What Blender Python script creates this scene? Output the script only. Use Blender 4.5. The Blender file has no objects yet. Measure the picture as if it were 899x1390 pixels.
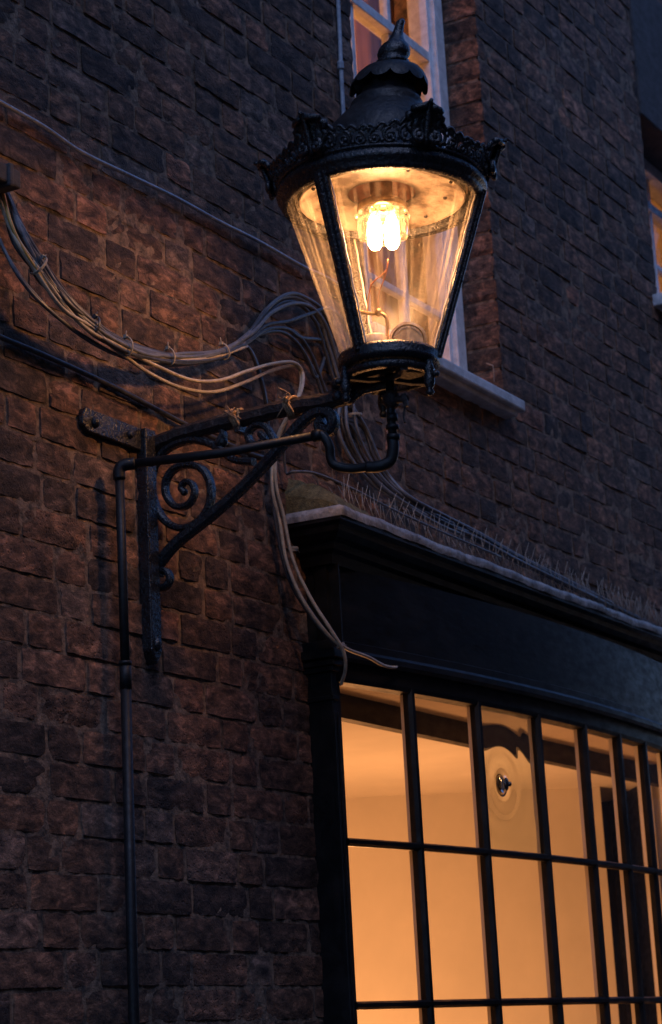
import bpy, math, random
import numpy as np
from mathutils import Vector, Matrix

random.seed(7)
rng = np.random.default_rng(7)
scene = bpy.context.scene
COL = scene.collection

# ------------------------------------------------------------------ camera
# recovered from the vanishing points of the brick courses and of the verticals
PP = np.array([449.5, 650.0]); VX = np.array([2200.0, 1340.0]); VZ = np.array([-150.0, -10500.0])
FPX = math.sqrt(-((VX - PP) @ (VZ - PP)))
Xc = np.array([*(VX - PP), FPX]); Xc /= np.linalg.norm(Xc)
Zc = np.array([*(VZ - PP), FPX]); Zc /= np.linalg.norm(Zc)
Yc = np.cross(Zc, Xc)
RW = np.array([Xc, Yc, Zc])            # camera (right, down, forward) -> world

def ray(px, py):
    return RW @ np.array([px - PP[0], py - PP[1], FPX]) / FPX

CAM = -ray(203, 600) * 5.0             # the bracket's foot on the wall is the world origin

def at(px, py, axis, val):
    d = ray(px, py); t = (val - CAM[axis]) / d[axis]
    return Vector(CAM + d * t)

def onwall(px, py, y=0.0): return at(px, py, 1, y)
def onarm(px, py, x=0.0): return at(px, py, 0, x)

cam_data = bpy.data.cameras.new('camera')
cam = bpy.data.objects.new('camera', cam_data); COL.objects.link(cam)
m = Matrix.Identity(4)
r_, d_, f_ = RW @ [1, 0, 0], RW @ [0, 1, 0], RW @ [0, 0, 1]
for i in range(3):
    m[i][0] = r_[i]; m[i][1] = -d_[i]; m[i][2] = -f_[i]; m[i][3] = CAM[i]
cam.matrix_world = m
cam_data.sensor_fit = 'VERTICAL'; cam_data.sensor_height = 36.0; cam_data.sensor_width = 36.0
cam_data.lens = FPX / 1390 * 36.0
cam_data.shift_y = -45 / 1390
cam_data.clip_start = 0.05; cam_data.clip_end = 500
cam_data.dof.use_dof = True
cam_data.dof.focus_distance = 4.78
cam_data.dof.aperture_fstop = 7.0
scene.camera = cam

# ------------------------------------------------------------------ sky, sun, exposure
world = bpy.data.worlds.new('World'); scene.world = world; world.use_nodes = True
wn = world.node_tree; wn.nodes.clear()
sky = wn.nodes.new('ShaderNodeTexSky'); sky.sky_type = 'NISHITA'; sky.sun_disc = False
SUN_EL, SUN_ROT = math.radians(4.0), math.radians(60)
sky.sun_elevation = SUN_EL; sky.sun_rotation = SUN_ROT
sky.air_density = 1.0; sky.dust_density = 0.2; sky.ozone_density = 4.0
bg = wn.nodes.new('ShaderNodeBackground'); bg.inputs[1].default_value = SKYK = 0.15
wo = wn.nodes.new('ShaderNodeOutputWorld')
tint = wn.nodes.new('ShaderNodeMix'); tint.data_type = 'RGBA'; tint.blend_type = 'MULTIPLY'; tint.inputs[0].default_value = 1.0
tint.inputs[7].default_value = (1.20, 0.98, 1.22, 1.0)      # camera white balance of the dusk sky
wn.links.new(sky.outputs[0], tint.inputs[6]); wn.links.new(tint.outputs[2], bg.inputs[0]); wn.links.new(bg.outputs[0], wo.inputs[0])

sd = bpy.data.lights.new('dusk_sun', 'SUN'); sd.energy = 0.30; sd.angle = math.radians(25); sd.color = (0.56, 0.64, 1.0)
so = bpy.data.objects.new('dusk_sun', sd); COL.objects.link(so)
_v = Vector((-0.55, -0.55, 1.0)).normalized()          # towards the afterglow over the roofs
so.rotation_euler = _v.to_track_quat('Z', 'Y').to_euler(); so.location = (0, -3, 8)

scene.view_settings.view_transform = 'Standard'; scene.view_settings.look = 'None'
scene.view_settings.exposure = 1.6; scene.view_settings.gamma = 1.0
scene.view_settings.use_curve_mapping = False
scene.render.engine = 'CYCLES'
LAMP_W = 15.0
ROOM_W = 23.0

# ------------------------------------------------------------------ helpers
def tag(o, label=None, cat=None, group=None, kind=None):
    if label: o['label'] = label
    if cat: o['category'] = cat
    if group: o['group'] = group
    if kind: o['kind'] = kind
    return o

def empty(name, loc=(0, 0, 0), parent=None):
    o = bpy.data.objects.new(name, None); COL.objects.link(o); o.location = loc
    o.empty_display_size = 0.05
    if parent: o.parent = parent
    return o

class MB:
    """collects geometry in world coordinates, builds ONE mesh object"""
    def __init__(s): s.v = []; s.f = []; s.sm = []; s.col = None
    def add(s, vs, fs, smooth=True):
        n = len(s.v); s.v.extend([tuple(v) for v in vs])
        s.f.extend([tuple(i + n for i in f) for f in fs]); s.sm.extend([smooth] * len(fs))
    def box(s, a, b):
        x0, y0, z0 = a; x1, y1, z1 = b
        vs = [(x0,y0,z0),(x1,y0,z0),(x1,y1,z0),(x0,y1,z0),(x0,y0,z1),(x1,y0,z1),(x1,y1,z1),(x0,y1,z1)]
        s.add(vs, [(3,2,1,0),(4,5,6,7),(0,1,5,4),(1,2,6,5),(2,3,7,6),(3,0,4,7)], False)
    def sweep(s, pts, prof, up=None, cap=True, smooth=True, scale=None, closed=False):
        """prof: closed list of (a,b) in the section plane; b follows 'up' when given"""
        pts = [Vector(p) for p in pts]; n = len(pts); k = len(prof)
        vs = []; nrm = None
        for i, p in enumerate(pts):
            if closed: t = (pts[(i + 1) % n] - pts[(i - 1) % n])
            else: t = (pts[min(i + 1, n - 1)] - pts[max(i - 1, 0)])
            t.normalize()
            if up is not None:
                u = Vector(up); u = (u - t * u.dot(t)).normalized()
            else:
                if nrm is None:
                    u = Vector((0, 0, 1)) if abs(t.z) < 0.9 else Vector((1, 0, 0))
                else: u = nrm
                u = (u - t * u.dot(t)).normalized()
            nrm = u
            w = t.cross(u)
            sc = scale[i] if scale is not None else 1.0
            for a, b in prof: vs.append(p + w * a * sc + u * b * sc)
        fs = []
        for i in range(n if closed else n - 1):
            j = (i + 1) % n
            for q in range(k):
                r = (q + 1) % k
                fs.append((i * k + q, i * k + r, j * k + r, j * k + q))
        if cap and not closed:
            fs.append(tuple(range(k - 1, -1, -1))); fs.append(tuple((n - 1) * k + q for q in range(k)))
        s.add(vs, fs, smooth)
    def tube(s, pts, r, n=10, scale=None, up=None, closed=False):
        s.sweep(pts, [(r * math.cos(2 * math.pi * i / n), r * math.sin(2 * math.pi * i / n)) for i in range(n)], up, True, True, scale, closed)
    def bar(s, pts, w, h, up, c=0.25, scale=None, closed=False):
        """chamfered flat bar: w across, h along 'up'"""
        a, b = w / 2, h / 2; q = min(a, b) * c * 2
        prof = [(-a + q, -b), (a - q, -b), (a, -b + q), (a, b - q), (a - q, b), (-a + q, b), (-a, b - q), (-a, -b + q)]
        s.sweep(pts, prof, up, True, False, scale, closed)
    def lathe(s, prof, c=(0, 0, 0), n=48, a0=0, a1=2 * math.pi, wob=0, smooth=True):
        full = abs(a1 - a0 - 2 * math.pi) < 1e-6
        m_ = n if full else n + 1; vs = []
        for i in range(m_):
            a = a0 + (a1 - a0) * i / n
            for r, z in prof:
                vs.append((c[0] + r * math.sin(a), c[1] - r * math.cos(a), c[2] + z))
        k = len(prof); fs = []
        for i in range(n):
            j = (i + 1) % m_
            for q in range(k - 1):
                fs.append((i * k + q, j * k + q, j * k + q + 1, i * k + q + 1))
        s.add(vs, fs, smooth)
    def ball(s, c, r, sc=(1, 1, 1), n=12):
        prof = [(math.sin(math.pi * i / 8), -math.cos(math.pi * i / 8)) for i in range(9)]
        vs = []; 
        for i in range(n):
            a = 2 * math.pi * i / n
            for q, z in prof: vs.append((c[0] + r * sc[0] * q * math.sin(a), c[1] - r * sc[1] * q * math.cos(a), c[2] + r * sc[2] * z))
        fs = [(i * 9 + q, ((i + 1) % n) * 9 + q, ((i + 1) % n) * 9 + q + 1, i * 9 + q + 1) for i in range(n) for q in range(8)]
        s.add(vs, fs)
    def build(s, name, mat, parent=None, xf=None, bevel=0, origin=None):
        vs = [Vector(v) for v in s.v]
        if xf is not None: vs = [xf @ v for v in vs]
        org = Vector((0, 0, 0))
        if parent is not None:
            p = parent; 
            while p is not None: org += p.location; p = p.parent
        elif origin is not None: org = Vector(origin)
        me = bpy.data.meshes.new(name)
        me.from_pydata([v - org for v in vs], [], s.f)
        me.polygons.foreach_set('use_smooth', s.sm)
        me.materials.append(mat); me.update()
        o = bpy.data.objects.new(name, me); COL.objects.link(o)
        if parent is not None: o.parent = parent
        else: o.location = org
        if bevel:
            b = o.modifiers.new('bevel', 'BEVEL'); b.width = bevel; b.segments = 2; b.limit_method = 'ANGLE'
        return o

def smooth_path(pts, per=8):
    """Catmull-Rom through the points"""
    P = [Vector(p) for p in pts]
    P = [P[0] * 2 - P[1]] + P + [P[-1] * 2 - P[-2]]
    out = []
    for i in range(1, len(P) - 2):
        a, b, c, d = P[i - 1], P[i], P[i + 1], P[i + 2]
        for k in range(per):
            t = k / per
            out.append(0.5 * ((2 * b) + (c - a) * t + (2 * a - 5 * b + 4 * c - d) * t * t + (3 * b - a - 3 * c + d) * t ** 3))
    out.append(P[-2]); return out

# ------------------------------------------------------------------ materials
def mat_new(name):
    M = bpy.data.materials.new(name); M.use_nodes = True; M.node_tree.nodes.clear()
    out = M.node_tree.nodes.new('ShaderNodeOutputMaterial')
    return M, M.node_tree, out

def N(nt, typ, **kw):
    n = nt.nodes.new(typ)
    for k, v in kw.items():
        if k in ('ins',):
            for a, b in v.items(): n.inputs[a].default_value = b
        else: setattr(n, k, v)
    return n

def coords(nt, scale=(1, 1, 1)):
    g = N(nt, 'ShaderNodeNewGeometry'); mp = N(nt, 'ShaderNodeMapping'); mp.inputs['Scale'].default_value = scale
    nt.links.new(g.outputs['Position'], mp.inputs[0]); return mp.outputs[0]

def ramp(nt, fac, stops):
    r = N(nt, 'ShaderNodeValToRGB'); el = r.color_ramp.elements
    el[0].position, el[0].color = stops[0][0], (*stops[0][1], 1)
    el[1].position, el[1].color = stops[-1][0], (*stops[-1][1], 1)
    for p, c in stops[1:-1]:
        e = el.new(p); e.color = (*c, 1)
    nt.links.new(fac, r.inputs[0]); return r.outputs[0]

def surf(name, c0, c1, scale=30, rough=(0.5, 0.8), bump=0.3, bscale=80, bdist=0.002, metal=0, spec=0.5, stretch=(1, 1, 1), coat=0, rr=(0.35, 0.65)):
    """two-tone noisy surface with relief"""
    M, nt, out = mat_new(name); L = nt.links.new
    p = coords(nt, stretch)
    n1 = N(nt, 'ShaderNodeTexNoise', ins={'Scale': scale, 'Detail': 6.0, 'Roughness': 0.65}); L(p, n1.inputs[0])
    n2 = N(nt, 'ShaderNodeTexNoise', ins={'Scale': bscale, 'Detail': 5.0, 'Roughness': 0.6}); L(p, n2.inputs[0])
    b = N(nt, 'ShaderNodeBsdfPrincipled', ins={'Metallic': metal, 'Specular IOR Level': spec, 'Coat Weight': coat, 'Coat Roughness': 0.25})
    L(ramp(nt, n1.outputs[0], [(rr[0], c0), (rr[1], c1)]), b.inputs['Base Color'])
    mr = N(nt, 'ShaderNodeMapRange', ins={'From Min': 0.3, 'From Max': 0.7, 'To Min': rough[0], 'To Max': rough[1]})
    L(n2.outputs[0], mr.inputs[0]); L(mr.outputs[0], b.inputs['Roughness'])
    bp = N(nt, 'ShaderNodeBump', ins={'Strength': bump, 'Distance': bdist}); L(n2.outputs[0], bp.inputs['Height'])
    L(bp.outputs[0], b.inputs['Normal']); L(b.outputs[0], out.inputs[0])
    return M

IRON = surf('painted_iron', (0.008, 0.008, 0.010), (0.018, 0.018, 0.020), 40, (0.18, 0.38), 1.0, 110, 0.0035, spec=0.5)
IRONR = surf('rusty_iron', (0.009, 0.008, 0.009), (0.035, 0.022, 0.017), 60, (0.35, 0.7), 1.0, 140, 0.004, spec=0.4)
LEADROOF = surf('blackened_copper', (0.009, 0.009, 0.010), (0.024, 0.022, 0.023), 25, (0.35, 0.6), 0.9, 60, 0.004, spec=0.28)
ENAMEL = surf('cream_enamel', (0.07, 0.042, 0.022), (0.42, 0.34, 0.26), 9, (0.35, 0.6), 0.25, 30, 0.002, rr=(0.40, 0.56))
BLACKWOOD = surf('black_gloss_timber', (0.004, 0.0045, 0.005), (0.016, 0.015, 0.015), 11, (0.32, 0.6), 0.35, 45, 0.0025, stretch=(0.4, 1, 1), spec=0.18, rr=(0.45, 0.75))
WHITEWOOD = surf('white_painted_timber', (0.5, 0.52, 0.55), (0.75, 0.77, 0.8), 30, (0.45, 0.7), 0.4, 70, 0.002)
SILLM = surf('grey_painted_sill', (0.32, 0.34, 0.36), (0.62, 0.64, 0.67), 18, (0.5, 0.8), 0.7, 60, 0.004)
LEAD = surf('weathered_lead', (0.10, 0.10, 0.105), (0.32, 0.32, 0.33), 24, (0.45, 0.75), 0.9, 55, 0.006)
MOSSM = surf('damp_mossy_mortar', (0.05, 0.045, 0.02), (0.16, 0.13, 0.06), 60, (0.9, 1), 1.0, 200, 0.006)
CBL_DARK = surf('dark_grey_cable', (0.02, 0.022, 0.026), (0.05, 0.052, 0.06), 60, (0.35, 0.55), 0.2, 100)
CBL_GREY = surf('grey_cable', (0.055, 0.06, 0.07), (0.13, 0.135, 0.15), 50, (0.35, 0.55), 0.2, 100)
CBL_TAN = surf('tan_cable', (0.28, 0.23, 0.17), (0.45, 0.38, 0.28), 50, (0.45, 0.6), 0.2, 100)
CBL_OCHRE = surf('ochre_cable', (0.3, 0.17, 0.04), (0.42, 0.25, 0.07), 50, (0.45, 0.6), 0.2, 100)
CONDM = surf('painted_conduit', (0.22, 0.24, 0.28), (0.36, 0.38, 0.42), 40, (0.18, 0.3), 0.2, 80)
TIE = surf('cable_tie_plastic', (0.2, 0.17, 0.13), (0.3, 0.26, 0.2), 50, (0.4, 0.6), 0.1, 100)
ROPE = surf('frayed_cord', (0.22, 0.13, 0.07), (0.42, 0.27, 0.15), 200, (0.8, 1), 1, 400, 0.004)
STEEL = surf('spike_steel', (0.22, 0.2, 0.18), (0.35, 0.3, 0.25), 50, (0.35, 0.6), 0.1, 100, metal=0.5)
BRASS = surf('tarnished_brass', (0.35, 0.22, 0.1), (0.6, 0.42, 0.22), 60, (0.3, 0.5), 0.4, 100, metal=0.7)
COPPER = surf('heated_copper', (0.45, 0.16, 0.08), (0.65, 0.3, 0.18), 60, (0.3, 0.5), 0.2, 100, metal=0.6)
CERAMIC = surf('cream_ceramic', (0.6, 0.52, 0.4), (0.75, 0.68, 0.55), 60, (0.3, 0.5), 0.2, 100)
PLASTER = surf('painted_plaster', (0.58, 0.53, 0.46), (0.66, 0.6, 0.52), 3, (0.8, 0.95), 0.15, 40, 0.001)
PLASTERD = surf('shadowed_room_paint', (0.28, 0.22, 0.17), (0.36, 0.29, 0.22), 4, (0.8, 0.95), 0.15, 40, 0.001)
CURTAIN = surf('brown_curtain', (0.22, 0.12, 0.07), (0.3, 0.17, 0.1), 8, (0.9, 1), 0.3, 40, 0.003, stretch=(6, 6, 0.4))
RENDER_M = surf('sooty_render', (0.03, 0.028, 0.03), (0.065, 0.06, 0.062), 14, (0.85, 1), 0.5, 60, 0.004, stretch=(1, 1, 2))
ASPHALT = surf('asphalt', (0.04, 0.04, 0.042), (0.06, 0.06, 0.06), 60, (0.7, 0.9), 0.8, 150, 0.004)
PAVING = surf('paving', (0.12, 0.115, 0.11), (0.2, 0.19, 0.18), 5, (0.7, 0.9), 0.6, 60, 0.004)

def glass_mat(name, dirt_haze=0.06, tint=(1, 1, 1), streak=(60, 60, 2), dirt_haze_c=(0.8, 0.7, 0.55), gloss=0.05, wav=0.3, peak=2.2, gk=1.0, cone=None):
    M, nt, out = mat_new(name); L = nt.links.new
    p = coords(nt, streak)
    if cone:
        ge = N(nt, 'ShaderNodeNewGeometry'); sx = N(nt, 'ShaderNodeSeparateXYZ'); L(ge.outputs['Position'], sx.inputs[0])
        ay = N(nt, 'ShaderNodeMath', operation='ADD'); ay.inputs[1].default_value = -cone[1]; L(sx.outputs[1], ay.inputs[0])
        an = N(nt, 'ShaderNodeMath', operation='ARCTAN2'); L(sx.outputs[0], an.inputs[0]); L(ay.outputs[0], an.inputs[1])
        ak = N(nt, 'ShaderNodeMath', operation='MULTIPLY'); ak.inputs[1].default_value = 9.0; L(an.outputs[0], ak.inputs[0])
        zk = N(nt, 'ShaderNodeMath', operation='MULTIPLY'); zk.inputs[1].default_value = 2.2; L(sx.outputs[2], zk.inputs[0])
        cb = N(nt, 'ShaderNodeCombineXYZ'); L(ak.outputs[0], cb.inputs[0]); L(zk.outputs[0], cb.inputs[1]); p = cb.outputs[0]
    ns = N(nt, 'ShaderNodeTexNoise', ins={'Scale': 1.0, 'Detail': 5.0, 'Roughness': 0.6}); L(p, ns.inputs[0])
    p2 = coords(nt, (1, 1, 1))
    nw = N(nt, 'ShaderNodeTexNoise', ins={'Scale': 9.0, 'Detail': 2.0}); L(p2, nw.inputs[0])
    nsp = N(nt, 'ShaderNodeTexNoise', ins={'Scale': 260.0, 'Detail': 2.0}); L(p2, nsp.inputs[0])
    bp = N(nt, 'ShaderNodeBump', ins={'Strength': wav, 'Distance': 0.004}); L(nw.outputs[0], bp.inputs['Height'])
    tr = N(nt, 'ShaderNodeBsdfTransparent', ins={'Color': (*tint, 1)})
    gl = N(nt, 'ShaderNodeBsdfGlossy', ins={'Roughness': gloss}); L(bp.outputs[0], gl.inputs['Normal'])
    fr = N(nt, 'ShaderNodeFresnel', ins={'IOR': 1.5}); L(bp.outputs[0], fr.inputs['Normal'])
    mg = N(nt, 'ShaderNodeMixShader'); fk = N(nt, 'ShaderNodeMath', operation='MULTIPLY'); fk.inputs[1].default_value = gk; L(fr.outputs[0], fk.inputs[0]); L(fk.outputs[0], mg.inputs[0]); L(tr.outputs[0], mg.inputs[1]); L(gl.outputs[0], mg.inputs[2])
    df = N(nt, 'ShaderNodeBsdfDiffuse', ins={'Color': (*dirt_haze_c, 1)}); tl = N(nt, 'ShaderNodeBsdfTranslucent', ins={'Color': (*dirt_haze_c, 1)})
    md = N(nt, 'ShaderNodeMixShader', ins={0: 0.6}); L(df.outputs[0], md.inputs[1]); L(tl.outputs[0], md.inputs[2])
    mr = N(nt, 'ShaderNodeMapRange', ins={'From Min': 0.5, 'From Max': 0.78, 'To Min': dirt_haze * 0.3, 'To Max': dirt_haze * peak}); L(ns.outputs[0], mr.inputs[0])
    ms = N(nt, 'ShaderNodeMapRange', ins={'From Min': 0.66, 'From Max': 0.74, 'To Min': 0.0, 'To Max': dirt_haze * 3}); L(nsp.outputs[0], ms.inputs[0])
    ad = N(nt, 'ShaderNodeMath', operation='ADD'); L(mr.outputs[0], ad.inputs[0]); L(ms.outputs[0], ad.inputs[1])
    mx = N(nt, 'ShaderNodeMixShader'); L(ad.outputs[0], mx.inputs[0]); L(mg.outputs[0], mx.inputs[1]); L(md.outputs[0], mx.inputs[2])
    L(mx.outputs[0], out.inputs[0]); return M

LGLASS = glass_mat('grimy_hazy_lantern_glass', 0.062, gloss=0.28, streak=(75, 75, 2.5), peak=6.0, gk=0.12, wav=0.08, cone=(0.0, -0.63))  # grime streaks, thickened to imitate the warm haze round the lamp
WGLASS = glass_mat('old_window_glass', 0.008, (0.97, 0.97, 0.95), (8, 8, 3), (0.5, 0.5, 0.5), wav=0.8, gk=0.6)

M_, nt_, out_ = mat_new('bullseye_glass')
g_ = N(nt_, 'ShaderNodeBsdfGlass', ins={'IOR': 1.45, 'Roughness': 0.0, 'Color': (0.93, 0.96, 0.93, 1)}); nt_.links.new(g_.outputs[0], out_.inputs[0])
BULLSEYE = M_

def emit(name, col, st):
    M, nt, out = mat_new(name); e = N(nt, 'ShaderNodeEmission', ins={'Color': (*col, 1), 'Strength': st})
    nt.links.new(e.outputs[0], out.inputs[0]); return M
MANTLE = emit('glowing_mantle', (1.0, 0.47, 0.18), 76.0)

# bricks: colour differs from brick to brick (colour attribute) plus soot, pits and grain
def brick_mat():
    M, nt, out = mat_new('old_stock_brick'); L = nt.links.new
    at_ = N(nt, 'ShaderNodeVertexColor', layer_name='tone'); sp = N(nt, 'ShaderNodeSeparateColor'); L(at_.outputs[0], sp.inputs[0])
    base = ramp(nt, sp.outputs[0], [(0.0, (0.06, 0.043, 0.037)), (0.3, (0.115, 0.070, 0.050)), (0.55, (0.15, 0.085, 0.057)), (0.78, (0.18, 0.10, 0.068)), (0.9, (0.13, 0.10, 0.085)), (0.965, (0.205, 0.12, 0.085)), (1.0, (0.25, 0.115, 0.07))])
    p = coords(nt)
    pst = coords(nt, (0.6, 1, 1.25)); n1 = N(nt, 'ShaderNodeTexNoise', ins={'Scale': 30.0, 'Detail': 9.0, 'Roughness': 0.72, 'Distortion': 0.4}); L(pst, n1.inputs[0])
    n2 = N(nt, 'ShaderNodeTexNoise', ins={'Scale': 3.0, 'Detail': 5.0, 'Roughness': 0.6}); L(p, n2.inputs[0])
    soot = ramp(nt, n1.outputs[0], [(0.38, (0.20, 0.21, 0.24)), (0.47, (0.66, 0.65, 0.66)), (0.55, (1.2, 1.13, 1.08)), (0.62, (2.4, 2.15, 2.0))])
    m1 = N(nt, 'ShaderNodeMix', data_type='RGBA', blend_type='MULTIPLY', ins={0: 1.0}); L(base, m1.inputs[6]); L(soot, m1.inputs[7])
    big = ramp(nt, n2.outputs[0], [(0.35, (0.55, 0.55, 0.58)), (0.62, (1.15, 1.1, 1.05))])
    m2 = N(nt, 'ShaderNodeMix', data_type='RGBA', blend_type='MULTIPLY', ins={0: 1.0}); L(m1.outputs[2], m2.inputs[6]); L(big, m2.inputs[7])
    b = N(nt, 'ShaderNodeBsdfPrincipled', ins={'Roughness': 0.82, 'Specular IOR Level': 0.35}); L(m2.outputs[2], b.inputs['Base Color'])
    vo = N(nt, 'ShaderNodeTexVoronoi', ins={'Scale': 95.0}); L(p, vo.inputs[0])
    pit = N(nt, 'ShaderNodeMapRange', ins={'From Min': 0.0, 'From Max': 0.32, 'To Min': 0.0, 'To Max': 1.0}); L(vo.outputs[0], pit.inputs[0])
    n3 = N(nt, 'ShaderNodeTexNoise', ins={'Scale': 140.0, 'Detail': 6.0, 'Roughness': 0.7}); L(p, n3.inputs[0])
    # only some bricks are pitted
    gt = N(nt, 'ShaderNodeMapRange', ins={'From Min': 0.3, 'From Max': 1.0, 'To Min': 0.0, 'To Max': 0.9}); L(sp.outputs[1], gt.inputs[0])
    b1 = N(nt, 'ShaderNodeBump', ins={'Strength': 0.9, 'Distance': 0.0045}); L(n3.outputs[0], b1.inputs['Height'])
    b2 = N(nt, 'ShaderNodeBump', ins={'Distance': 0.005}); L(gt.outputs[0], b2.inputs['Strength']); L(pit.outputs[0], b2.inputs['Height']); L(b1.outputs[0], b2.inputs['Normal'])
    b3 = N(nt, 'ShaderNodeBump', ins={'Strength': 0.55, 'Distance': 0.003}); L(n1.outputs[0], b3.inputs['Height']); L(b2.outputs[0], b3.inputs['Normal'])
    L(b3.outputs[0], b.inputs['Normal']); L(b.outputs[0], out.inputs[0]); return M
BRICK = brick_mat()
MORTAR = surf('sooty_lime_mortar', (0.04, 0.033, 0.029), (0.24, 0.16, 0.11), 32, (0.85, 1), 1.0, 110, 0.005, rr=(0.38, 0.62))

# ------------------------------------------------------------------ ground
g = MB(); g.add([(-60, -3.6, -2.95), (60, -3.6, -2.95), (60, -1.3, -2.95), (-60, -1.3, -2.95)], [(0, 1, 2, 3)], False)
g.add([(-60, -60, -3.05), (60, -60, -3.05), (60, 60, -3.05), (-60, 60, -3.05)], [(0, 1, 2, 3)], False)
tag(g.build('road', ASPHALT), kind='structure')
g = MB(); g.box((-30, -1.3, -3.04), (30, 0.02, -2.83)); g.box((-30, -4.6, -3.04), (30, -3.6, -2.83))
tag(g.build('pavement', PAVING, bevel=0.01), kind='structure')

# ------------------------------------------------------------------ brick building
B = empty('brick_building', (0, 0, -2.83))
tag(B, 'sooty dark brick building behind the lantern, with a bowed shop window and sash windows', 'building')

XL, XR, ZB, ZT = -4.2, 7.2, -2.83, 4.6
W1 = (1.108, 1.985, 0.515, 3.1)          # sash window opening x0,x1,z0,z1
W2 = (3.452, 4.55, 1.30, 2.62)           # right window opening (its flat rendered arch is the top part)
SH = (0.69, 3.62, -2.35, -0.09)          # shopfront opening
OPEN = [W1, W2, SH]
CP = 0.0763; Z0 = -0.385                  # course pitch and one bed joint's height

def free_spans(z0, z1, lo, hi):
    spans = [(lo, hi, False, False)]
    for (a, b, c, d) in OPEN:
        if z1 > c + 0.02 and z0 < d - 0.02:
            ns = []
            for (p, q, l, r) in spans:
                if b <= p or a >= q: ns.append((p, q, l, r)); continue
                if a > p: ns.append((p, a, l, True))
                if b < q: ns.append((b, q, True, r))
            spans = ns
    return spans

bv, bf, bc, bsm = [], [], [], []
def wobble(x, z):
    return 0.005 * math.sin(x * 2.1 + 0.6) + 0.0015 * math.sin(x * 5.3 + z * 3)
def add_brick(x0, x1, z0, z1, nx, nz, depth, edgeL, edgeR):
    j = 0.0008
    xs = np.linspace(x0, x1, nx + 1); zs = np.linspace(z0, z1, nz + 1)
    n0 = len(bv); push = rng.normal(0, 0.0010); tlt = rng.normal(0, 0.004); tlz = rng.normal(0, 0.010)
    chip = rng.random() < 0.15; worn = rng.random() ** 2 * 0.0028
    cx, cz = (x0 + x1) / 2, (z0 + z1) / 2
    rot = rng.normal(0, 0.004)
    t0, t1 = float(rng.random()), float(rng.random())
    cc = (rng.integers(0, 2) * (x1 - x0) + x0, rng.integers(0, 2) * (z1 - z0) + z0)
    for k, z in enumerate(zs):
        for i, x in enumerate(xs):
            e = (i in (0, nx)) + (k in (0, nz))
            y = push + tlt * (x - cx) + tlz * (z - cz) + rng.normal(0, 0.0013)
            xx = x + rng.normal(0, j); zz = z + rng.normal(0, j)
            if e: y += 0.0010 + worn * 0.6
            if e == 2:
                y += 0.0012; xx += (cx - x) * 0.015; zz += (cz - z) * 0.05
            if chip and math.hypot(x - cc[0], z - cc[1]) < 0.045: y += 0.003 + 0.003 * rng.random()
            xx2 = cx + (xx - cx) - rot * (zz - cz); zz2 = zz + rot * (xx - cx) + wobble(xx, zz)
            bv.append((xx2, y, zz2)); bc.append((t0, t1, 0, 1))
    W = nx + 1
    for k in range(nz):
        for i in range(nx):
            a = n0 + k * W + i; bf.append((a, a + 1, a + W + 1, a + W)); bsm.append(True)
    per = [i for i in range(nx + 1)] + [k * W + nx for k in range(1, nz + 1)] + [nz * W + i for i in range(nx - 1, -1, -1)] + [k * W for k in range(nz - 1, 0, -1)]
    m0 = len(bv); K = len(per)
    for q in per:
        v = bv[n0 + q]; bv.append(v); bc.append((t0, t1, 0, 1))
    for q in per:
        v = bv[n0 + q]; bv.append((v[0], v[1] + depth, v[2])); bc.append((t0, t1, 0, 1))
    for q in range(K):
        r = (q + 1) % K
        bf.append((m0 + r, m0 + q, m0 + K + q, m0 + K + r)); bsm.append(False)

course = 0
k0 = int(math.floor((ZB - Z0) / CP)); k1 = int(math.ceil((ZT - Z0) / CP))
for k in range(k0, k1):
    z0 = Z0 + k * CP; z1 = z0 + CP
    off = 0.0 if k % 2 else 0.056
    for (a, b, l, r) in free_spans(z0, z1, XL, XR):
        # flemish-like bond with irregular lengths
        x = a; started = False
        pos = math.floor((a - XL) / 0.3375) * 0.3375 + XL + off - 0.3375
        seq = []
        header = bool(k % 2)
        while pos < b + 0.3:
            w = (0.1075 if header else 0.2175) + rng.normal(0, 0.006)
            seq.append((pos, pos + w)); pos += w + 0.011 + rng.normal(0, 0.002); header = (not header) if rng.random() > 0.12 else header
        for (p, q) in seq:
            p2, q2 = max(p, a), min(q, b)
            if q2 - p2 < 0.035:
                continue
            if p2 - a < 0.05: p2 = a
            if b - q2 < 0.05: q2 = b
            inview = -0.9 < p2 < 3.7 and -1.5 < z0 < 2.7
            near = inview and p2 < 2.3
            nx = max(2, int((q2 - p2) / (0.021 if near else 0.045))) if inview else 1
            nz = 4 if near else (2 if inview else 1)
            jt = 0.0036 + abs(rng.normal(0, 0.0012))
            el = l and p2 <= a + 0.001; er = r and q2 >= b - 0.001
            add_brick(p2 + (0 if el else 0.002), q2 - (0 if er else 0.002), z0 + jt, z1 - jt, nx, nz, 0.13 if (el or er) else 0.03, el, er)
me = bpy.data.meshes.new('brickwork'); 
me.from_pydata([(x, y, z + 2.83) for x, y, z in bv], [], bf)
ca = me.color_attributes.new('tone', 'FLOAT_COLOR', 'POINT'); ca.data.foreach_set('color', np.array(bc, dtype=np.float32).ravel())
me.polygons.foreach_set('use_smooth', bsm); me.materials.append(BRICK); me.update()
wall = bpy.data.objects.new('wall', me); COL.objects.link(wall); wall.parent = B

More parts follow.
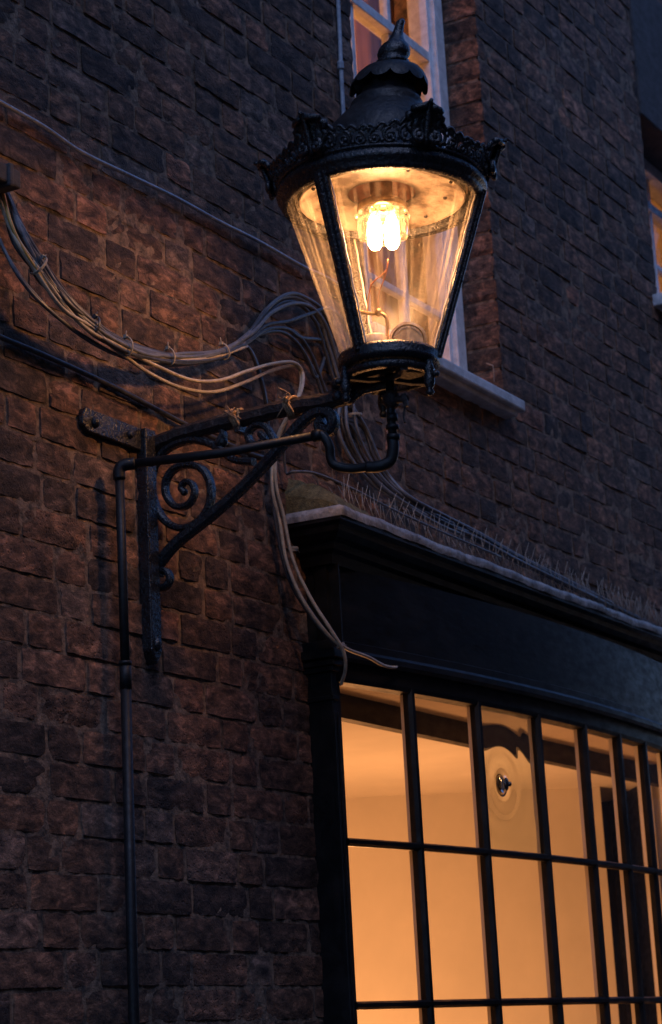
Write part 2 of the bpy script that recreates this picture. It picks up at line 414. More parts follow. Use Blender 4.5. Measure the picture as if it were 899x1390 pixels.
# pointing: an uneven mortar sheet, in places smeared over the arrises
mo = MB()
def mortar(x0, x1, z0, z1, step):
    nx = max(1, int((x1 - x0) / step)); nz = max(1, int((z1 - z0) / step))
    xs = np.linspace(x0, x1, nx + 1); zs = np.linspace(z0, z1, nz + 1)
    X, Z = np.meshgrid(xs, zs)
    S = np.zeros(X.shape)
    for cell, amp in ((0.09, 0.0011), (0.035, 0.0010), (0.014, 0.0008)):
        gx = int((x1 - x0) / cell) + 3; gz = int((z1 - z0) / cell) + 3; G = rng.normal(0, amp, (gz, gx))
        fx = (X - x0) / cell; fz = (Z - z0) / cell; ix = fx.astype(int); iz = fz.astype(int); fx = fx - ix; fz = fz - iz
        fx = fx * fx * (3 - 2 * fx); fz = fz * fz * (3 - 2 * fz)
        S += (G[iz, ix] * (1 - fx) + G[iz, ix + 1] * fx) * (1 - fz) + (G[iz + 1, ix] * (1 - fx) + G[iz + 1, ix + 1] * fx) * fz
    Y = 0.0040 + S * 0.6 + rng.normal(0, 0.0002, X.shape)
    vs = list(zip(X.ravel(), Y.ravel(), Z.ravel())); W = nx + 1
    mo.add(vs, [(k * W + i, k * W + i + 1, (k + 1) * W + i + 1, (k + 1) * W + i) for k in range(nz) for i in range(nx)])
xsb = sorted({XL, XR, -0.9, 3.7, W1[0], W1[1], W2[0], W2[1], SH[0], SH[1]})
zsb = sorted({ZB, ZT, -1.5, 2.7, W1[2], W1[3], W2[2], W2[3], SH[2], SH[3]})
for xa, xb in zip(xsb, xsb[1:]):
    for za, zb in zip(zsb, zsb[1:]):
        cx, cz = (xa + xb) / 2, (za + zb) / 2
        if any(o[0] < cx < o[1] and o[2] < cz < o[3] for o in OPEN): continue
        inv = -0.9 <= cx <= 3.7 and -1.5 <= cz <= 2.7
        mortar(xa, xb, za, zb, 0.0085 if (inv and cx < 2.4) else (0.018 if inv else 0.4))
# reveals' mortar (sides of openings) and the wall's core behind
for (a, b, c, d) in (W1, W2):
    mo.box((a - 0.05, 0.012, c), (a - 0.004, 0.30, d)); mo.box((b + 0.004, 0.012, c), (b + 0.05, 0.30, d))
mo.build('mortar', MORTAR, B)
# side and top of the block
core = MB(); core.box((XL, 0.05, ZB), (XL + 0.3, 3.4, ZT)); core.box((XR - 0.3, 0.05, ZB), (XR, 3.4, ZT))
core.box((XL, 3.1, ZB), (XR, 3.4, ZT)); core.box((XL, 0.04, ZT), (XR, 3.4, ZT + 0.15))
core.build('masonry_core', RENDER_M, B)

# smooth rendered flat arch over the right window
ar = MB(); ar.box((W2[0] - 0.004, -0.006, 2.082), (W2[1] + 0.05, 0.30, 2.70))
ar.build('window_arch', RENDER_M, B, bevel=0.006)

# ---- sash windows
def room(name, x0, x1, y0, y1, z0, z1, mat, parent):
    r = MB(); t = 0.03
    r.add([(x0, y1, z0), (x1, y1, z0), (x1, y1, z1), (x0, y1, z1)], [(0, 1, 2, 3)], False)
    r.add([(x0, y0, z0), (x0, y1, z0), (x0, y1, z1), (x0, y0, z1)], [(0, 1, 2, 3)], False)
    r.add([(x1, y0, z0), (x1, y1, z0), (x1, y1, z1), (x1, y0, z1)], [(3, 2, 1, 0)], False)
    r.add([(x0, y0, z0), (x1, y0, z0), (x1, y1, z0), (x0, y1, z0)], [(3, 2, 1, 0)], False)
    r.add([(x0, y0, z1), (x1, y0, z1), (x1, y1, z1), (x0, y1, z1)], [(0, 1, 2, 3)], False)
    return r.build(name, mat, parent)

def sash(op, yf, bars_x, bars_z, meet, label, jamb=0.062):
    x0, x1, z0, z1 = op
    f = MB()
    f.box((x0, yf, z0), (x0 + jamb, yf + 0.10, z1)); f.box((x1 - jamb, yf, z0), (x1 - 0.001, yf + 0.10, z1))
    f.box((x0 + jamb, yf, z0), (x1 - jamb, yf + 0.10, z0 + 0.07)); f.box((x0 + jamb, yf, z1 - 0.05), (x1 - jamb, yf + 0.10, z1))
    # staff beads
    f.box((x0 + jamb, yf + 0.02, z0 + 0.07), (x0 + jamb + 0.016, yf + 0.09, z1 - 0.05)); f.box((x1 - jamb - 0.016, yf + 0.02, z0 + 0.07), (x1 - jamb, yf + 0.09, z1 - 0.05))
    w = f.build('sash_window', WHITEWOOD, B, bevel=0.003); w['label'] = label
    xi0, xi1 = x0 + jamb + 0.016, x1 - jamb - 0.016
    for bx in bars_x:
        b = MB(); b.box((bx - 0.011, yf + 0.032, z0 + 0.07), (bx + 0.011, yf + 0.062, z1 - 0.05)); b.build('glazing_bar', WHITEWOOD, w, bevel=0.003)
    for bz in bars_z:
        b = MB(); b.box((xi0, yf + 0.034, bz - 0.011), (xi1, yf + 0.060, bz + 0.011)); b.build('glazing_bar', WHITEWOOD, w, bevel=0.003)
    b = MB(); b.box((xi0, yf + 0.022, meet - 0.017), (xi1, yf + 0.075, meet + 0.017)); b.build('meeting_rail', WHITEWOOD, w, bevel=0.003)
    p = MB(); p.add([(xi0, yf + 0.047, z0 + 0.07), (xi1, yf + 0.047, z0 + 0.07), (xi1, yf + 0.047, z1 - 0.05), (xi0, yf + 0.047, z1 - 0.05)], [(0, 1, 2, 3)], False)
    p.build('pane', WGLASS, w)
    return w

w1 = sash(W1, 0.12, (1.405, 1.658), (1.457, 1.16, 0.86, 2.06, 2.36), 1.757, 'white sash window lit amber behind the lantern top')
s_ = MB(); s_.box((1.03, -0.062, 0.526), (2.0, 0.125, 0.562)); s_.box((1.05, -0.045, 0.508), (1.98, 0.125, 0.5262))
sl = s_.build('window_sill', SILLM, w1, bevel=0.006)
s_ = MB(); s_.box((1.99, 0.40, 0.5), (2.25, 0.46, 3.1))
s_.build('curtain', CURTAIN, w1, bevel=0.01)
room('room_lining', 0.9, 3.2, 0.225, 2.6, 0.4, 3.2, PLASTER, w1)
w2 = sash((W2[0], W2[1], W2[2] + 0.03, 2.08), 0.15, (3.97, 4.25), (1.655,), 1.90, 'sash window at the far right edge, glowing orange', jamb=0.09)
s_ = MB(); s_.box((W2[0] - 0.05, -0.05, W2[2] - 0.02), (W2[1] + 0.05, 0.16, W2[2] + 0.028)); s_.build('window_sill', SILLM, w2, bevel=0.006)
room('room_lining', 3.3, 6.4, 0.255, 2.6, 1.0, 3.2, PLASTER, w2)

def room_light(name, loc, power, size, col, parent):
    l = bpy.data.lights.new(name, 'POINT'); l.energy = power; l.shadow_soft_size = size; l.color = col
    o = bpy.data.objects.new(name, l); COL.objects.link(o)
    p = parent; org = Vector((0, 0, 0))
    while p is not None: org += p.location; p = p.parent
    o.location = Vector(loc) - org; o.parent = parent; return o
WARM = (1.0, 0.40, 0.12)
room_light('room_lamp', (2.75, 2.1, 1.5), 38.0, 0.12, WARM, w1)
room_light('room_lamp', (5.4, 2.0, 1.7), 10.0, 0.12, WARM, w2)

# ---- bow window (shopfront)
ZH, ZM, ZL = -0.486, -0.886, -1.278
gl0 = at(463, 1143, 1, -0.05)
zbar = gl0.z
muntin_px = [(567, 1150), (661, 1157), (740, 1165), (803, 1172), (851, 1178), (887, 1183)]
mx_pts = [at(px, py, 2, zbar) for px, py in muntin_px]
ZM = zbar
MX = [p.x for p in mx_pts]
XA = gl0.x
# plan curve: least-squares parabola through the glazing bars
A_ = np.polyfit([gl0.x] + MX, [gl0.y] + [p.y for p in mx_pts], 2)
XE = XA + 2 * ((-A_[1] / (2 * A_[0])) - XA)
def bow(x): return float(np.polyval(A_, x))
print('BOW', XA, XE, MX, [round(bow(x), 3) for x in MX], 'zbar', zbar)
ZH = float(np.mean([at(px, py, 1, bow(at(px, py, 1, -0.15).x)).z for px, py in [(553, 940), (645, 957), (718, 974), (778, 990)]]))
print('ZH', ZH)
pitch = MX[-1] - MX[-2]
while MX[-1] + pitch < XE - 0.1: MX.append(MX[-1] + pitch)
def bow_path(x0, x1, off, z, n=40):
    out = []
    for i in range(n + 1):
        x = x0 + (x1 - x0) * i / n; d = 2 * A_[0] * x + A_[1]; L = math.hypot(1, d)
        out.append(Vector((x + off * d / L, bow(x) - off / L, z)))
    return out
def bow_profile(mb, prof, x0, x1, n=40, smooth=False):
    """prof: closed list (outward offset, z)"""
    vs = []; k = len(prof)
    for i in range(n + 1):
        x = x0 + (x1 - x0) * i / n; d = 2 * A_[0] * x + A_[1]; L = math.hypot(1, d)
        for o, z in prof: vs.append((x + o * d / L, bow(x) - o / L, z))
    fs = [(i * k + q, i * k + (q + 1) % k, (i + 1) * k + (q + 1) % k, (i + 1) * k + q) for i in range(n) for q in range(k)]
    fs += [tuple(range(k))[::-1], tuple(n * k + q for q in range(k))]
    mb.add(vs, fs, smooth)

ZSILL = -1.72
fr = MB()                                                 # carcass: head rail, bottom rail, stall riser, jambs
bow_profile(fr, [(-0.03, ZH), (0.012, ZH), (0.016, ZH + 0.012), (0.016, ZH + 0.05), (-0.03, ZH + 0.05)], XA - 0.03, XE + 0.03)
bow_profile(fr, [(-0.03, ZSILL), (0.014, ZSILL), (0.014, ZSILL + 0.05), (-0.03, ZSILL + 0.05)], XA - 0.03, XE + 0.03)
bow_profile(fr, [(-0.03, -2.83), (0.0, -2.83), (0.0, ZSILL - 0.03), (-0.03, ZSILL - 0.03)], XA - 0.03, XE + 0.03)
for xj in (XA - 0.014, XE - 0.014):
    fr.box((xj, -0.062, -2.83), (xj + 0.028, 0.06, ZH + 0.02))
# soffit and back of the bay above the head
bow = bow
vs = []; n_ = 40
for i in range(n_ + 1):
    x = XA - 0.02 + (XE - XA + 0.04) * i / n_; vs += [(x, bow(x) + 0.02, ZH + 0.045), (x, 0.15, ZH + 0.045)]
fr.add(vs, [(2 * i, 2 * i + 1, 2 * i + 3, 2 * i + 2) for i in range(n_)], False)
BW = fr.build('bow_window', BLACKWOOD, B); BW['label'] = 'black bowed shop window glowing amber under its cornice'
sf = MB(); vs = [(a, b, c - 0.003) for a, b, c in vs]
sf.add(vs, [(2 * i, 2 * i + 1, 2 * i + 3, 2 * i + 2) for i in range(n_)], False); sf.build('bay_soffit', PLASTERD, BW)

fa = MB()
bow_profile(fa, [(-0.02, ZH + 0.05), (0.030, ZH + 0.05), (0.038, ZH + 0.058), (0.038, ZH + 0.072), (0.028, ZH + 0.082), (0.028, ZH + 0.10), (0.020, ZH + 0.104), (0.020, -0.185), (-0.02, -0.185)], XA - 0.03, XE + 0.03)
fa.box((0.692, -0.095, ZH + 0.06), (XA - 0.02, 0.05, -0.185))
fa.box((XE + 0.02, -0.095, ZH + 0.06), (XE + 0.09, 0.05, -0.185))
fa.build('fascia', BLACKWOOD, BW)
ZE = -0.062                                               # top edge of the cornice
cedge = [at(px, py, 2, ZE) for px, py in [(448, 683), (500, 700), (600, 737), (700, 775), (800, 820)]]
print('CORN', [tuple(round(c, 3) for c in p) for p in cedge])
CY = lambda x: min(-0.17, bow(x) - 0.045) if x > XA + 0.1 else -0.17
def corn_path(off, z, n=44):
    """outer line of the cornice pulled in by off, with its left return to the wall"""
    x0, x1 = 0.595, XE + 0.22
    pts = [Vector((x0 + off, 0.0, z))]
    cx = np.array([p.x for p in cedge] + [XE]); cy = np.array([p.y for p in cedge] + [-0.15])
    co = np.polyfit(cx, cy, 2)
    for i in range(n + 1):
        x = x0 + off + (x1 - x0 - 2 * off) * i / n
        y = float(np.polyval(co, x)); y = min(y, -0.12)
        pts.append(Vector((x, y + off, z)))
    pts.append(Vector((x1 - off, 0.0, z)))
    return pts
prof = [(0.008, ZE - 0.012), (0.0, ZE - 0.016), (0.0, ZE - 0.034), (0.012, ZE - 0.042), (0.016, ZE - 0.056), (0.030, ZE - 0.068), (0.046, ZE - 0.076), (0.050, ZE - 0.092), (0.062, ZE - 0.100), (0.070, ZE - 0.125)]
rows = [corn_path(o, z) for o, z in prof]
co_ = MB(); W = len(rows[0]); vs = [v for r in rows for v in r]
co_.add(vs, [(k * W + i, (k + 1) * W + i, (k + 1) * W + i + 1, k * W + i + 1) for k in range(len(rows) - 1) for i in range(W - 1)], False)
top = rows[0]; bot = rows[-1]
n0 = [(v.x, 0.0 if 0 < i < W - 1 else v.y, v.z) for i, v in enumerate(bot)]
co_.add(list(bot) + n0, [(i, i + W, i + W + 1, i + 1) for i in range(W - 1)], False)
co_.build('cornice', BLACKWOOD, BW)
# lead sheet over the cornice: dressed over the edge, rising to the wall
lead = MB(); rows = []
for o, z in [(-0.002, ZE - 0.024), (-0.006, ZE - 0.012), (-0.004, ZE - 0.001), (0.004, ZE + 0.004), (0.03, ZE + 0.008), (0.10, ZE + 0.018)]:
    rr = corn_path(o, z, 150)
    rows.append([Vector((v.x + rng.normal(0, .0006), v.y + 0.002 * math.sin(v.x * 23) * math.sin(v.x * 7.7) + rng.normal(0, 0.0008), v.z + 0.0009 * math.sin(v.x * 31 + 1) + 0.002 * math.sin(v.x * 9.3) + rng.normal(0, 0.0008))) for v in rr])
rows.append([Vector((v.x, 0.004, ZE + 0.035)) for v in rows[-1]])
W = len(rows[0]); lead.add([v for r in rows for v in r], [(k * W + i, k * W + i + 1, (k + 1) * W + i + 1, (k + 1) * W + i) for k in range(len(rows) - 1) for i in range(W - 1)])
lead.build('lead_flashing', LEAD, BW)

# pilasters with caps
def pilaster(x0, x1, y0):
    p = MB(); p.box((x0, y0, -2.83), (x1, 0.05, ZH + 0.02))
    for dz, e in ((0.02, 0.010), (0.034, 0.018), (0.052, 0.026), (0.075, 0.016)):
        p.box((x0 - e, y0 - e, ZH + dz), (x1 + e * 0.3, 0.05, ZH + dz + (0.0135 if dz < 0.05 else 0.0225)))
    p.box((x0 - 0.006, y0 - 0.006, ZH - 0.052), (x1 + 0.002, 0.05, ZH - 0.04))
    p.box((x0 + 0.014, y0 - 0.004, -2.6), (x0 + 0.022, y0 + 0.01, ZH - 0.08))
    p.box((x1 - 0.022, y0 - 0.004, -2.6), (x1 - 0.014, y0 + 0.01, ZH - 0.08))
    p.build('pilaster', BLACKWOOD, BW, bevel=0.002)
pilaster(0.668, XA - 0.016, -0.070)
pilaster(XE + 0.016, XE + 0.10, -0.070)

# glazing bars: verticals and the curved horizontals
def vbar(x, z0, z1, name='glazing_bar'):
    d = 2 * A_[0] * x + A_[1]; L = math.hypot(1, d); t = Vector((1 / L, d / L, 0)); n = Vector((d / L, -1 / L, 0))
    b = MB(); c = Vector((x, bow(x), 0))
    prof = [(-0.0115, 0.0), (-0.0115, 0.006), (-0.006, 0.016), (0.006, 0.016), (0.0115, 0.006), (0.0115, 0.0), (0.0115, -0.010), (-0.0115, -0.010)]
    vs = [c + t * a + n * o + Vector((0, 0, z)) for z in (z0, z1) for a, o in prof]
    b.add(vs, [(q, (q + 1) % 8, 8 + (q + 1) % 8, 8 + q) for q in range(8)], False); return b.build(name, BLACKWOOD, BW)
for x in MX:
    vbar(x, ZSILL + 0.04, ZH + 0.01)
    d = 2 * A_[0] * x + A_[1]; L_ = math.hypot(1, d); t_ = Vector((1 / L_, d / L_, 0)); n_v = Vector((d / L_, -1 / L_, 0)); b = MB()
    vs = [Vector((x, bow(x), z)) + t_ * a + n_v * o for z in (ZSILL + 0.05, ZH - 0.001) for a, o in ((-0.0085, -0.003), (0.0085, -0.003), (0.0055, -0.0235), (-0.0055, -0.0235))]
    b.add(vs, [(q, (q + 1) % 4, 4 + (q + 1) % 4, 4 + q) for q in range(4)] + [(3, 2, 1, 0), (4, 5, 6, 7)], False); b.build('bar_lining', PLASTER, BW)
for zz in (ZM, ZM - 0.392):
    b = MB(); bow_profile(b, [(-0.022, zz - 0.004), (0.0, zz - 0.010), (0.009, zz - 0.010), (0.018, zz - 0.004), (0.018, zz + 0.005), (0.008, zz + 0.010), (0.0, zz + 0.010), (-0.022, zz + 0.004)], XA + 0.01, XE - 0.01); b.build('glazing_bar', BLACKWOOD, BW)
# panes, each one flat between its bars (slightly out of true, like old crown glass)
cols = [XA + 0.008] + MX + [XE - 0.008]; zr = [(ZM, ZH + 0.005), (ZM - 0.392, ZM), (ZSILL + 0.03, ZM - 0.392)]
for r_i, (za, zb) in enumerate(zr):
    for c_i, (xa, xb) in enumerate(zip(cols, cols[1:])):
        pa, pb = Vector((xa, bow(xa), 0)), Vector((xb, bow(xb), 0))
        nn = Vector((pb.y - pa.y, -(pb.x - pa.x), 0)).normalized()
        if r_i == 0 and c_i == 2:
            # bull's-eye pane: real thickness, rings and a knob at the centre
            t = (pb - pa).normalized(); p = MB(); NX, NZ = 90, 110
            w_ = (pb - pa).length; h_ = zb - za
            bp_ = at(683, 1065, 1, bow((xa + xb) / 2)); u0 = (bp_.x - xa) / (xb - xa) * w_ ; v0 = bp_.z - za
            fr_, bk_ = [], []
            for j in range(NZ + 1):
                for i in range(NX + 1):
                    u = w_ * i / NX; v = h_ * j / NZ; d = math.hypot(u - u0, (v - v0))
                    ring = 0.0011 * math.sin(d * 100) * math.exp(-d * 9) + 0.010 * math.exp(-(d / 0.020) ** 2) + 0.0040 * math.exp(-(d / 0.105) ** 2) + 0.00025 * math.sin(u * 30 + v * 11)
                    edge = min(u, w_ - u, v, h_ - v); ring *= min(1, edge / 0.01)
                    base = pa + t * u + Vector((0, 0, za + v))
                    fr_.append(base + nn * (0.0015 + ring)); bk_.append(base - nn * 0.0015)
            W = NX + 1; nf = len(fr_)
            fs = [(j * W + i, j * W + i + 1, (j + 1) * W + i + 1, (j + 1) * W + i) for j in range(NZ) for i in range(NX)]
            fs2 = [tuple(nf + q for q in f[::-1]) for f in fs]
            per = [i for i in range(W)] + [j * W + NX for j in range(1, NZ + 1)] + [NZ * W + i for i in range(NX - 1, -1, -1)] + [j * W for j in range(NZ - 1, 0, -1)]
            fs3 = [(per[q], nf + per[q], nf + per[(q + 1) % len(per)], per[(q + 1) % len(per)]) for q in range(len(per))]
            p.add(fr_ + bk_, fs + fs2 + fs3); o = p.build('pane', BULLSEYE, BW); o['label'] = 'old pane with a ringed bull\'s-eye in the glass'
            kn = MB(); kc = pa + t * u0 + Vector((0, 0, za + v0)) + nn * 0.016
            kn.ball(kc, 0.012, (1.0, 0.5, 1.5)); kn.ball(kc + Vector((0.006, -0.006, 0.0)), 0.007)
            kn.build('glass_knob', IRON, BW)
        else:
            p = MB(); e = [rng.normal(0, 0.0012) for _ in range(4)]
            p.add([pa + nn * e[0] + Vector((0, 0, za)), pb + nn * e[1] + Vector((0, 0, za)), pb + nn * e[2] + Vector((0, 0, zb)), pa + nn * e[3] + Vector((0, 0, zb))], [(0, 1, 2, 3)], False)
            p.build('pane', WGLASS, BW)
# sill
b = MB(); bow_profile(b, [(-0.03, ZSILL - 0.03), (0.05, ZSILL - 0.03), (0.055, ZSILL - 0.01), (0.014, ZSILL + 0.001), (-0.03, ZSILL + 0.001)], XA - 0.03, XE + 0.03); b.build('window_sill', BLACKWOOD, BW)

# room behind: beam over the opening, ceiling, slanting end wall with a dark doorway
b = MB(); b.box((0.5, 0.15, -0.503), (4.0, 0.185, -0.30)); b.build('beam', BLACKWOOD, BW)  # unlit face of the beam, its shade put into the black colour
ZC = -0.45
ro = MB()
ro.add([(0.5, 0.18, ZC), (4.2, 0.18, ZC), (4.2, 3.0, ZC), (0.5, 3.0, ZC)], [(0, 1, 2, 3)], False)
ro.add([(0.66, 0.15, -2.8), (0.66, 3.0, -2.8), (0.66, 3.0, ZC), (0.66, 0.15, ZC)], [(0, 1, 2, 3)], False)
ro.add([(0.66, -0.05, -2.8), (4.2, -0.05, -2.8), (4.2, 3.0, -2.8), (0.66, 3.0, -2.8)], [(0, 1, 2, 3)], False)
# end wall through (3.16,1.30) and (3.55,.74)
e0 = at(470, 1083, 2, ZC); e1 = at(735, 1072, 2, ZC); dv = (e1 - e0).normalized()
print('END', e0, e1)
def endw(sv): p_ = e0 + dv * sv; return p_
def on_end(px, py):
    n = Vector((dv.y, -dv.x, 0)); d = Vector(ray(px, py)); t = (e0 - Vector(CAM)).dot(n) / d.dot(n); return Vector(CAM) + d * t
d0, d1 = on_end(811, 1050), on_end(868, 1100)
s0, s1 = (d0 - e0).dot(dv), (d1 - e0).dot(dv); zd = d0.z
print('DOOR', s0, s1, zd)
def endquad(sa, sb, za, zb):
    a, b_ = endw(sa), endw(sb)
    ro.add([(a.x, a.y, za), (b_.x, b_.y, za), (b_.x, b_.y, zb), (a.x, a.y, zb)], [(0, 1, 2, 3)], False)
endquad(-2.2, s0, -2.8, ZC); endquad(s0, s1, zd, ZC); endquad(s1, s1 + 1.2, -2.8, ZC)
ro.build('shop_room', PLASTER, BW)
# picture-rail like pale casing round the doorway and the recess behind it, dimness put into its black colour
nn = Vector((-dv.y, dv.x, 0))
if nn.dot(Vector(CAM) - e0) < 0: nn = -nn
dc = MB()
for sa in (s0 - 0.05, s1):
    a, b_ = endw(sa) + nn * 0.002, endw(sa + 0.05) + nn * 0.002
    dc.add([(a.x, a.y, -2.8), (b_.x, b_.y, -2.8), (b_.x, b_.y, zd + 0.05), (a.x, a.y, zd + 0.05), *[(p.x + nn.x * 0.02, p.y + nn.y * 0.02, z) for p, z in ((a, -2.8), (b_, -2.8), (b_, zd + 0.05), (a, zd + 0.05))]],
           [(0, 1, 2, 3), (4, 5, 6, 7), (0, 1, 5, 4), (1, 2, 6, 5), (2, 3, 7, 6), (3, 0, 4, 7)], False)
dc.build('door_casing', PLASTER, BW)
ps = MB()
a, b_ = endw(s0), endw(s1); a2, b2 = a - nn * 0.5, b_ - nn * 0.5
for q in ([(a, -2.8), (a2, -2.8), (a2, zd), (a, zd)], [(b_, -2.8), (b2, -2.8), (b2, zd), (b_, zd)], [(a2, -2.8), (b2, -2.8), (b2, zd), (a2, zd)], [(a, zd), (b_, zd), (b2, zd), (a2, zd)]):
    ps.add([(p.x, p.y, z) for p, z in q], [(0, 1, 2, 3)], False)
ps.build('doorway', BLACKWOOD, BW)
room_light('room_lamp', (2.25, 0.85, -1.60), ROOM_W, 0.16, (1.0, 0.42, 0.15), BW)

# ------------------------------------------------------------------ lantern
LX, LY = 0.0, -0.63
zb0 = 0.07
Lroot = empty('gas_lantern', (LX, LY, 0.02))
tag(Lroot, 'black iron gas lantern glowing warm on the scrolled wall bracket', 'street lamp')
tilt_dir = Vector((0.51, -0.86, 0)).normalized()
tax = Vector((0, 0, 1)).cross(tilt_dir)
XFL = Matrix.Translation((LX, LY, 0.02)) @ Matrix.Rotation(math.radians(1.0), 4, tax) @ Matrix.Translation((-LX, -LY, -0.02))
C0 = (LX, LY, 0)
# camera-facing azimuth: angle a measured as sin->X, -cos->Y ; find the azimuth that faces the camera
toc = Vector((CAM[0] - LX, CAM[1] - LY, 0)).normalized()
A0 = math.atan2(toc.x, -toc.y)            # direction (sin a, -cos a)
def az(deg): return A0 + math.radians(deg)   # positive = to the right in the picture
def pol(r, a, z): return Vector((LX + r * math.sin(a), LY - r * math.cos(a), z))
# check the handedness of az
_p = proj_r = RW.T @ (np.array(pol(0.2, az(90), 0.4)) - CAM); _q = RW.T @ (np.array(pol(0.2, az(-90), 0.4)) - CAM)
SGN = 1 if _p[0] / _p[2] > _q[0] / _q[2] else -1
def az(deg): return A0 + SGN * math.radians(deg)
RT, RB, ZTOP, ZBT = 0.215, 0.103, 0.432, 0.072
POSTS = (-36, 84, 204)
ORN = (-36, 24, 84, 144, 204, 264)

b = MB()                                                   # bottom ring with its roll mouldings
b.lathe([(RB - 0.014, ZBT + 0.004), (RB + 0.004, ZBT + 0.006), (RB + 0.009, ZBT - 0.002), (RB + 0.006, ZBT - 0.012), (RB + 0.009, ZBT - 0.016), (RB + 0.007, ZBT - 0.022), (RB - 0.002, ZBT - 0.028), (RB - 0.016, ZBT - 0.030), (RB - 0.020, ZBT - 0.018), (RB - 0.014, ZBT + 0.004)], C0, 64)
frame = b.build('lantern_frame', IRON, Lroot, XFL)
for pa in POSTS:
    p = MB(); a = az(pa)
    pts = [pol(RB + (RT - RB) * t + 0.002, a, ZBT + (ZTOP - ZBT) * t) for t in np.linspace(-0.02, 1.02, 9)]
    rad = Vector((math.sin(a), -math.cos(a), 0))
    p.bar(pts, 0.029, 0.012, rad, 0.3, scale=[0.95 + 0.3 * q / 8 for q in range(9)])
    p.bar([q + rad * 0.007 for q in pts], 0.014, 0.012, rad, 0.3)
    p.build('post', IRON, frame, XFL)
    for t in (0.12, 0.45, 0.88):
        q = pol(RB + (RT - RB) * t + 0.012, a, ZBT + (ZTOP - ZBT) * t); n = MB(); n.ball(q, 0.0045); n.build('rivet', IRON, frame, XFL)
# upper rim
b = MB()
b.lathe([(RT - 0.012, ZTOP - 0.006), (RT + 0.004, ZTOP - 0.008), (RT + 0.010, ZTOP), (RT + 0.010, ZTOP + 0.010), (RT + 0.017, ZTOP + 0.014), (RT + 0.019, ZTOP + 0.024), (RT + 0.013, ZTOP + 0.031), (RT + 0.013, ZTOP + 0.038), (RT - 0.02, ZTOP + 0.046), (RT - 0.03, ZTOP + 0.03), (RT - 0.012, ZTOP - 0.006)], C0, 96)
rim = b.build('rim', IRON, Lroot, XFL)
# glass, three curved sheets
for i in range(3):
    a0, a1 = POSTS[i], POSTS[(i + 1) % 3] + (360 if i == 2 else 0)
    p = MB(); n = 28; vs = []
    for j in range(n + 1):
        a = az(a0 + 2.0 + (a1 - a0 - 4.0) * j / n)
        for t in np.linspace(0, 1, 7): vs.append(pol(RB + (RT - RB) * t - 0.003, a, ZBT + (ZTOP - ZBT) * t))
    p.add(vs, [(j * 7 + q, (j + 1) * 7 + q, (j + 1) * 7 + q + 1, j * 7 + q + 1) for j in range(n) for q in range(6)])
    p.build('glass_pane', LGLASS, Lroot, XFL)
    # bright ground edges of the glass along the posts
    for aa, sg in ((a0, 1), (a1, -1)):
        e = MB(); e.tube([pol(RB + (RT - RB) * t - 0.004 + 0.0008 * math.sin(t * 40), az(aa + sg * math.degrees((0.0160 + 0.003 * t + 0.0008 * math.sin(t * 31)) / (RB + (RT - RB) * t))), ZBT + (ZTOP - ZBT) * t) for t in np.linspace(0, 1, 30)], 0.0022, 5)
        e.build('glass_putty', CERAMIC, frame, XFL)
# roof: reflector under it, bell-shaped ventilator
b = MB(); b.lathe([(RT - 0.005, 0.468), (0.195, 0.490), (0.165, 0.510), (0.150, 0.528), (0.143, 0.552), (0.135, 0.580), (0.120, 0.606), (0.100, 0.632), (0.086, 0.648), (0.079, 0.658), (0.081, 0.666), (0.076, 0.674), (0.066, 0.684), (0.060, 0.70), (0.058, 0.74)], C0, 72)
def lean(mb):
    mb.v = [tuple(Vector(v) + tilt_dir * max(0.0, v[2] - 0.55) * 0.17) for v in mb.v]; return mb
roof = lean(b).build('roof', LEADROOF, Lroot, XFL)
b = MB()                                                   # scalloped cap
n = 120; vs = []; pr = [(0.086, 0.0), (0.083, 0.006), (0.078, 0.022), (0.068, 0.036), (0.050, 0.048), (0.034, 0.054), (0.026, 0.060), (0.02, 0.061)]
for i in range(n):
    a = 2 * math.pi * i / n; sc = abs(math.sin(a * 6)) ** 0.6
    for q, (r, z) in enumerate(pr):
        zz = 0.716 + z * 0.78 - (0.016 * sc if q == 0 else 0.006 * sc if q == 1 else 0); rr = r + (0.004 * sc if q < 2 else 0)
        vs.append(pol(rr, a, zz))
k = len(pr); b.add(vs, [(i * k + q, ((i + 1) % n) * k + q, ((i + 1) % n) * k + q + 1, i * k + q + 1) for i in range(n) for q in range(k - 1)])
vs = [pol(r, 2 * math.pi * i / n, z) for i in range(n) for r, z in ((0.080, 0.716), (0.058, 0.74))]
b.add(vs, [(2 * i, 2 * ((i + 1) % n), 2 * ((i + 1) % n) + 1, 2 * i + 1) for i in range(n)])
lean(b).build('cap', LEADROOF, roof, XFL)
b = MB(); fin = [(r * (1.1 if z < 0.83 else 1.0), z - 0.016) for r, z in [(0.0, 0.775), (0.030, 0.775), (0.034, 0.779), (0.034, 0.786), (0.029, 0.790), (0.031, 0.796), (0.034, 0.804), (0.033, 0.814), (0.028, 0.825), (0.021, 0.835), (0.015, 0.848), (0.0115, 0.862), (0.0100, 0.876), (0.0105, 0.884), (0.007, 0.890), (0.0, 0.891)]]
vs = []; n = 28
for i in range(n):
    a = 2 * math.pi * i / n
    for r, z in fin:
        bend = max(0, z - 0.79) ** 2 * 0.9
        v = pol(r, a, z) + tilt_dir * bend; vs.append(v)
k = len(fin); b.add(vs, [(i * k + q, ((i + 1) % n) * k + q, ((i + 1) % n) * k + q + 1, i * k + q + 1) for i in range(n) for q in range(k - 1)])
lean(b).build('finial', IRON, roof, XFL)

